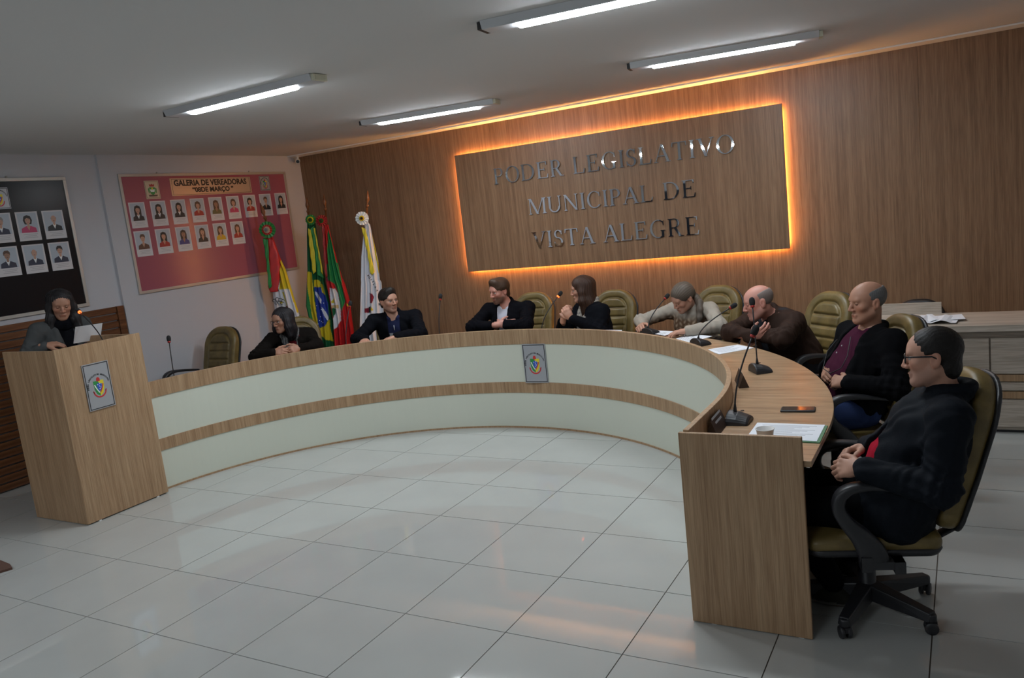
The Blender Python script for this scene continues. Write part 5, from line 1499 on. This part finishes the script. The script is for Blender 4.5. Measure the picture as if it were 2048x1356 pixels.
        def hcol(V):
            q = (V - Hc) @ H.T / hs
            n_ = .5 + .5 * np.sin((np.arctan2(q[:, 0], q[:, 1] if kind != 'tied' else q[:, 2]) * 41) + 2 * np.sin(q[:, 2] * 30))
            c2 = np.array(hair.get('col2', hc * 1.35)); w = (n_ * hair.get('mix', .6))[:, None]
            return hc * (1 - w) + c2 * w
        part('hair', hf, 'hair', hcol)
    if glasses:
        m = MB(); gc = 'glasses_black'
        for s_ in (-1, 1):
            c = [hl(.032 * s_ + a * .024, .1015 - abs(a) * .004 * (1 if a * s_ > 0 else 0), .000 + b * .016) - base for a, b in ((-1, .6), (-.6, 1), (.6, 1), (1, .7), (1, -.4), (.6, -1), (-.6, -1), (-1, -.5), (-1, .6))]
            m.tube(c, .0028 if glasses != 'thin' else .0012, 6)
            m.tube([hl(.056 * s_, .098, .008) - base, hl(.074 * s_, .075, .008) - base, hl(.080 * s_, .0, .006) - base, hl(.080 * s_, -.020, -.006) - base], .0032 if glasses != 'thin' else .0013, 6)
        m.tube([hl(-.008, .101, .006) - base, hl(0, .104, .008) - base, hl(.008, .101, .006) - base], .0018, 6)
        gl = m.build('glasses', gc, body)
    if extra: extra(body, base, tl, hl, part, dict(N=N, P=P, rt=rt, tf=tf, up=up, fw=fw, LT=LT, SH=SH, lo=lo, hi=hi, tloc=tloc, H=H, Hc=Hc))
    return body
BLK = (.006, .006, .008)
def A(e, w, d, palm=(0, 0, -1), thumb=(0, 0, 1), curl=35, s=1.0): return dict(elbow=e, wrist=w, dir=d, palm=palm, thumb=thumb, curl=curl, s=s)

# the woman at the lectern
def ex_lectern(body, base, tl, hl, part, d):
    f = Field(d['N'] - .16, d['N'] + .16, .008)
    for k in range(2):
        ring = [tl(math.sin(a) * .072, .012 + math.cos(a) * .070, .020 - .026 * k - .012 * math.cos(a)) for a in [2 * math.pi * q / 16 for q in range(17)]]
        f.chain(ring, [.021 + .004 * k] * 17, k=.02)
    f.warp(wrinkle(.004, 80, 5)); part('neck_scarf', f, 'cloth', (.005, .005, .007))
person('woman with long black hair in a grey blazer reading at the lectern', (-3.97, .95), (.99, -.12), (-4.00, .96, .90), (-3.955, .955, 1.375), (-3.895, .955, 1.528), (.90, -.43), 16, -3,
       sw=.172, female=True, hs=.98, skin='tan', closed=True,
       arms=[A((-3.97, 1.24, 1.10), (-3.77, 1.10, 1.185), (.70, -.50, .10), (-.2, -.9, .2), (0, .2, 1), 45), A((-3.97, .63, 1.14), (-3.83, .735, 1.232), (.50, .82, .02), (-.3, .0, -.9), (.7, -.4, .3), 38)],
       knees=[(-3.96, 1.05, .49), (-3.96, .86, .49)], ankles=[(-4.0, 1.06, .085), (-4.0, .85, .085)], feet_dir=[(1, .1), (1, -.1)],
       garments=[dict(name='blouse', o=.006, col=BLK, sleeves=False, neck=.052), dict(name='blazer', o=.020, col=(.070, .073, .074), v=(.060, .030, .34), lapel=.035, wr=.004, skirt=.18)],
       hair=dict(kind='long', col=(.010, .009, .010), len=.24, t=.010, fw=.062, fh=.104, fz=-.022, mix=.5, col2=(.035, .03, .032), out=.02, fwd=.02), extra=ex_lectern)

# seated woman with glasses at the left
def scarf(name, tl, part, d, cols, w=.036, ln=.30, o=.035, spread=(.045, .06), ring=True, col=None):
    f = Field(d['lo'], d['hi'], .0085)
    if ring:
        rg = [tl(math.sin(a) * .078, .004 + math.cos(a) * .070, .030 - .030 * math.cos(a)) for a in [math.radians(25 + 310 * q / 18) for q in range(19)]]
        f.chain(rg, [.022] * 19, k=.02)
    for s_ in (-1, 1):
        for q in (-1, 0, 1):
            f.chain([tl(s_ * .062 + q * .014, .075, -.015), tl(s_ * spread[0] + q * w * .6, .108 + o, -.12), tl(s_ * spread[1] + q * w * .75, .118 + o, -ln)], [.016, .017, .017], k=.014)
    f.warp(wrinkle(.003, 110, 8))
    return part(name, f, 'cloth', (lambda V: col(d['tloc'](V))) if col else cols)
def ex_glasses(body, base, tl, hl, part, d):
    def c(q):
        C = np.tile(np.array((.016, .018, .026)), (len(q), 1))
        C[(q[:, 2] > -.15)] = (.17, .165, .16)
        C[(q[:, 2] > -.15) & (np.sin(q[:, 0] * 260) > .45)] = (.05, .05, .055)
        w = (np.abs(((q[:, 2] + .5) % .062) - .031) < .011) & (np.sin(q[:, 0] * 190 + q[:, 2] * 300) > .1) & (q[:, 2] < -.13)
        C[w] = (.30, .30, .31)
        return C
    scarf('scarf', tl, part, d, None, .030, .26, .030, (.048, .062), True, c)
person('woman with black hair and glasses, hands clasped, sitting left of the flags', (-3.42, 3.02), (.77, -.64), (-3.44, 3.02, .535), (-3.325, 2.785, .925), (-3.295, 2.685, 1.085), (-.05, -.995), 6, 3,
       sw=.178, female=True, hs=.97, skin='tan', stout=.5, glasses='thin',
       arms=[A((-3.04, 2.83, .80), (-3.02, 2.585, .825), (-.25, -.9, .05), (-.8, .2, -.4), (-.2, -.1, 1), 60), A((-3.38, 2.37, .795), (-3.15, 2.385, .825), (.9, .35, .05), (.0, .8, -.4), (.1, -.1, 1), 55)],
       garments=[dict(name='blouse', o=.006, col=(.12, .012, .016), sleeves=False, neck=.05), dict(name='coat', o=.024, col=(.010, .008, .007), v=(.055, .06, .36), lapel=.03, wr=.006)],
       hair=dict(kind='bob', col=(.010, .009, .011), len=.13, t=.012, fw=.064, fh=.104, fz=-.024, fringe=False, mix=.5, col2=(.035, .03, .035), fx=-.010, out=.012), extra=ex_glasses)

# man in the dark bomber jacket
def ex_zip(body, base, tl, hl, part, d):
    MB().tube([tl(.0, .105, -.045) - base, tl(.0, .128, -.09) - base], .004, 6).build('zipper', 'aluminium', body)
    MB().tube([d['SH'][0] + np.array([.030, -.075, -.10]) - base, d['SH'][0] + np.array([.045, -.095, -.165]) - base], .0035, 6).build('sleeve_zipper', 'aluminium', body)
def sweat3(q):
    C = np.tile(np.array((.018, .022, .06)), (len(q), 1))
    x, z = q[:, 0], q[:, 2]
    b = (z < -.125) & (z > -.19) & (np.abs(x) < .075)
    C[b & ((z < -.165) | ((np.abs(np.abs(x) - .036) < .019)))] = (.42, .43, .46)
    C[(z < -.21) & (z > -.25)] = (.05, .055, .075)
    return C
person('man in a black bomber jacket with hands flat on the desk, looking aside', (-2.66, 3.64), (.53, -.85), (-2.66, 3.62, .535), (-2.585, 3.475, .965), (-2.585, 3.432, 1.132), (.95, -.32), 2, 2,
       sw=.205, skin='fair', stubble=(.35, (.12, .08, .07)),
       arms=[A((-2.20, 3.37, .80), (-2.30, 3.11, .815), (-.62, -.60, -.06), (0, 0, -1), (-.5, .5, 0), 22), A((-2.80, 3.15, .80), (-2.58, 3.00, .815), (.42, -.86, -.08), (0, 0, -1), (.8, .4, 0), 30)],
       garments=[dict(name='sweater', o=.009, col=sweat3, sleeves=False, neck=.058, h=.006, collar=(.03, .012, 35)), dict(name='jacket', o=.024, col=(.006, .0065, .009), v=(.060, .062, .42), collar=(.035, .016, 70), wr=.006)],
       hair=dict(kind='short', col=(.018, .014, .012), t=.012, quiff=True, nape=-.06, mix=.5, fz=-.024), extra=ex_zip)

# bearded man with crossed arms
person('bearded man with brown hair and crossed arms in a black jacket over a white shirt', (-1.50, 3.98), (.08, -.99), (-1.51, 3.99, .535), (-1.535, 3.925, .955), (-1.562, 3.862, 1.118), (-.42, -.91), 9, -2,
       sw=.212, skin='pink', stubble=(.85, (.10, .055, .035)), brow=(.08, .04, .02), stout=.4,
       arms=[A((-1.23, 3.73, .79), (-1.53, 3.755, .805), (-.95, .25, -.22), (0, .8, -.4), (0, -.2, 1), 40), A((-1.82, 3.70, .79), (-1.53, 3.715, .805), (.92, .32, .03), (.1, .9, -.1), (-.2, -.3, .9), 5)],
       garments=[dict(name='shirt', o=.007, col=(.55, .56, .64), sleeves=False, neck=.062, collar=(.02, .010, 30), wr=.002), dict(name='jacket', o=.022, col=(.005, .005, .007), v=(.060, .050, .30), vx=.015, collar=(.045, .014, 60), wr=.006, slv=1.02)],
       hair=dict(kind='short', col=(.055, .030, .018), t=.013, quiff=True, nape=-.070, mix=.5))

# woman with the long brown hair and the scarf
def ex_scarf(body, base, tl, hl, part, d):
    def c(q):
        C = np.tile(np.array((.42, .38, .32)), (len(q), 1))
        w = (np.sin(q[:, 0] * 230) > .35) | (np.sin(q[:, 2] * 150) > .6)
        C[w] = (.27, .25, .23); C[(np.sin(q[:, 0] * 230) > .35) & (np.sin(q[:, 2] * 150) > .6)] = (.16, .15, .15)
        return C
    scarf('scarf', tl, part, d, None, .034, .42, .032, (.036, .045), True, c)
person('woman with long brown hair and a pale scarf, seen in profile with clasped hands', (-.56, 3.86), (-.52, -.85), (-.55, 3.86, .535), (-.615, 3.855, .925), (-.672, 3.835, 1.092), (-.90, -.44), 6, 0,
       sw=.170, female=True, hs=.98, skin='fair', brow=(.05, .03, .02),
       arms=[A((-.46, 3.66, .73), (-.68, 3.57, .865), (-.45, -.1, .75), (-.3, .8, .1), (-.6, -.2, .2), 62), A((-.88, 3.76, .72), (-.775, 3.60, .86), (.30, -.1, .85), (.5, .6, 0), (-.3, -.3, .3), 58)],
       garments=[dict(name='blouse', o=.006, col=(.30, .28, .25), sleeves=False, neck=.05), dict(name='coat', o=.022, col=(.006, .0065, .009), v=(.055, .05, .46), lapel=.02, wr=.005)],
       hair=dict(kind='long', col=(.030, .016, .011), col2=(.085, .038, .022), len=.20, t=.014, fw=.054, fh=.095, mix=.6, out=.0, fz=-.042, fwd=-.01), extra=ex_scarf)

# woman in the knit sweater, writing
def knit(q):
    C = np.tile(np.array((.36, .32, .27)), (len(q), 1))
    x, z, y = q[:, 0], q[:, 2], q[:, 1]
    p = np.clip((-z - .015) / .05, 0, 1) * np.clip((y - .02) / .05, 0, 1)
    cab = (.5 + .5 * np.sin(x * 150)) * (.5 + .5 * np.sin(z * 170 + 2.2 * np.sin(x * 75)))
    br = np.array((.12, .070, .042)); lt = np.array((.36, .27, .19))
    c2 = br * (1 - cab[:, None]) + lt * cab[:, None]
    return C * (1 - p[:, None]) + c2 * p[:, None]
def ex_pen(body, base, tl, hl, part, d):
    f = Field(np.array((.0, 3.37, .77)), np.array((.16, 3.52, .90)), .006)
    a, b = np.array((.052, 3.455, .815)), np.array((.045, 3.440, .812))
    ax = unit(np.array((.05, 3.40, .806)) - np.array((-.03, 3.62, .80))); s1 = unit(np.cross(ax, Zv)); s2 = np.cross(s1, ax); c0 = np.array((.028, 3.455, .804))
    MB().tube([c0 + (s1 * math.cos(t) + s2 * math.sin(t)) * .036 - base for t in [2 * math.pi * k / 18 for k in range(19)]], .006, 6).build('watch', 'black_plastic', body)
person('woman with grey brown hair tied back, in a cream knit sweater, bent over her papers', (.38, 3.78), (-.32, -.95), (.40, 3.82, .535), (.385, 3.665, .915), (.362, 3.530, 1.012), (-.62, -.78), 27, -7,
       sw=.178, female=True, hs=.98, skin='fair', closed=True, brow=(.15, .1, .07),
       arms=[A((.71, 3.30, .805), (.50, 3.14, .80), (-.85, -.35, -.02), (0, 0, -1), (-.3, .8, 0), 25), A((-.04, 3.60, .815), (.045, 3.395, .812), (.05, -.95, .05), (.5, 0, -.8), (.7, 0, .6), 68)],
       garments=[dict(name='sweater', o=.020, col=knit, neck=.056, collar=(.025, .016, 0), wr=.004, h=.007, wf=60)],
       hair=dict(kind='tied', col=(.085, .065, .05), col2=(.24, .20, .165), t=.012, fw=.056, fh=.094, fz=-.036, mix=.28, amp=.0006, len=.25,
                 tail=[(.435, 3.64, 1.0), (.475, 3.60, .955), (.487, 3.555, .90), (.487, 3.53, .84), (.48, 3.52, .79)]), extra=ex_pen)

# bald man leaning on the desk
person('bald man in a brown leather jacket leaning on his folded arms on the desk', (1.30, 3.16), (-.56, -.83), (1.30, 3.18, .535), (1.140, 3.115, .895), (1.085, 2.995, 1.022), (-.90, -.44), 10, 6,
       sw=.205, skin='pink', stout=1.0, stubble=(.3, (.25, .16, .14)), brow=(.2, .17, .15), closed=True, hs=1.03,
       arms=[A((1.30, 2.70, .81), (1.13, 2.84, .805), (-.85, .35, .0), (.1, .5, -.8), (-.2, -.5, .8), 45), A((.88, 2.96, .81), (1.075, 2.80, .81), (.62, -.35, .25), (.2, .6, .5), (-.4, .3, .8), 40)],
       garments=[dict(name='shirt', o=.007, col=(.03, .033, .04), sleeves=False, neck=.062, collar=(.02, .011, 30)), dict(name='jacket', o=.026, col=(.032, .017, .012), v=(.055, .05, .36), collar=(.04, .018, 60), wr=.008, mat='leather_cloth', slv=.96)],
       hair=dict(kind='bald', col=(.21, .17, .155), t=.003, mix=.4, amp=.0003, nape=-.058, by=.030, bz=.098))

# bald man in the maroon shirt
def ex_cord(body, base, tl, hl, part, d):
    P = [tl(-.03, .140, -.05), tl(-.105, .178, -.16), tl(-.12, .205, -.23), tl(-.06, .222, -.275), tl(.02, .226, -.26), tl(.055, .205, -.16), tl(.06, .160, -.08)]
    MB().tube([p - base for p in P], .0028, 6).build('eyeglass_cord', 'ink', body)
    for k in range(2):
        m = MB().lathe([(.003, 0), (.0055, .001), (.0045, .003)], tl(.0, .160 + .020 * k, -.11 - .045 * k) - base, 10, M=Vector(d['tf']).to_track_quat('Z', 'Y').to_matrix()); m.build('button', 'p_grey', body)
person('bald man with grey side hair in a black blazer over a maroon shirt', (1.80, 2.08), (-.78, -.62), (1.79, 2.07, .535), (1.905, 2.135, .945), (1.890, 2.118, 1.122), (-.82, -.57), 1, 2,
       sw=.205, skin='tan', stout=.8, belly=.055, brow=(.12, .1, .09), closed=True, hd=.0040,
       arms=[A((2.05, 1.84, .68), (1.80, 1.845, .715), (-.88, .42, -.02), (.2, .6, -.5), (-.3, .3, .8), 55), A((1.66, 2.33, .70), (1.665, 2.07, .735), (.05, -.96, -.05), (.6, -.1, -.5), (-.2, 0, .9), 50)],
       knees=[(1.50, 1.73, .50), (1.42, 1.93, .50)], trousers=(.030, .048, .125),
       garments=[dict(name='polo_shirt', o=.009, col=(.055, .012, .028), sleeves=False, neck=.060, collar=(.012, .011, 40), wr=.004, h=.007), dict(name='blazer', o=.024, col=(.005, .005, .006), v=(.065, .125, .42), lapel=.02, collar=(.03, .016, 75), wr=.006, h=.0075)],
       hair=dict(kind='bald', col=(.11, .11, .11), col2=(.25, .25, .25), t=.005, mix=.25, amp=.0005, nape=-.060, by=.034, bz=.100, h=.0045), extra=ex_cord)

# nearest man, in glasses
person('man with dark hair and black glasses in the nearest chair, in a navy jacket', (2.10, .65), (-.985, -.12), (2.11, .655, .50), (2.315, .625, .955), (2.268, .605, 1.122), (-1.0, -.02), 3, 7,
       sw=.205, skin='fair', stout=.7, belly=.03, glasses='thick', hs=.95, stubble=(.30, (.20, .14, .13)), hd=.0036,
       arms=[A((2.29, .36, .672), (2.02, .425, .715), (-.93, .18, -.08), (.0, .75, -.65), (-.1, .3, .9), 48), A((2.24, .90, .68), (2.00, .74, .70), (-.75, -.5, -.05), (0, -.5, -.8), (-.2, 0, .9), 45)],
       knees=[(1.66, .55, .50), (1.66, .80, .50)], ankles=[(1.86, .66, .105), (1.90, .95, .115)], feet_dir=[(-1, .05), (-1, .1)], trousers=(.004, .004, .005), shoes=(.03, .028, .022),
       garments=[dict(name='t_shirt', o=.010, col=(.36, .012, .03), sleeves=False, neck=.058), dict(name='jacket', o=.028, col=(.005, .007, .011), v=(.010, .105, .15), vz=.21, close=1.6, collar=(.060, .020, 25), wr=.007, h=.0070, mat='leather_cloth', skirt=.10)],
       hair=dict(kind='short', col=(.009, .007, .006), t=.008, nape=-.102, mix=.2, fy=.098, fz=-.004, h=.0042))
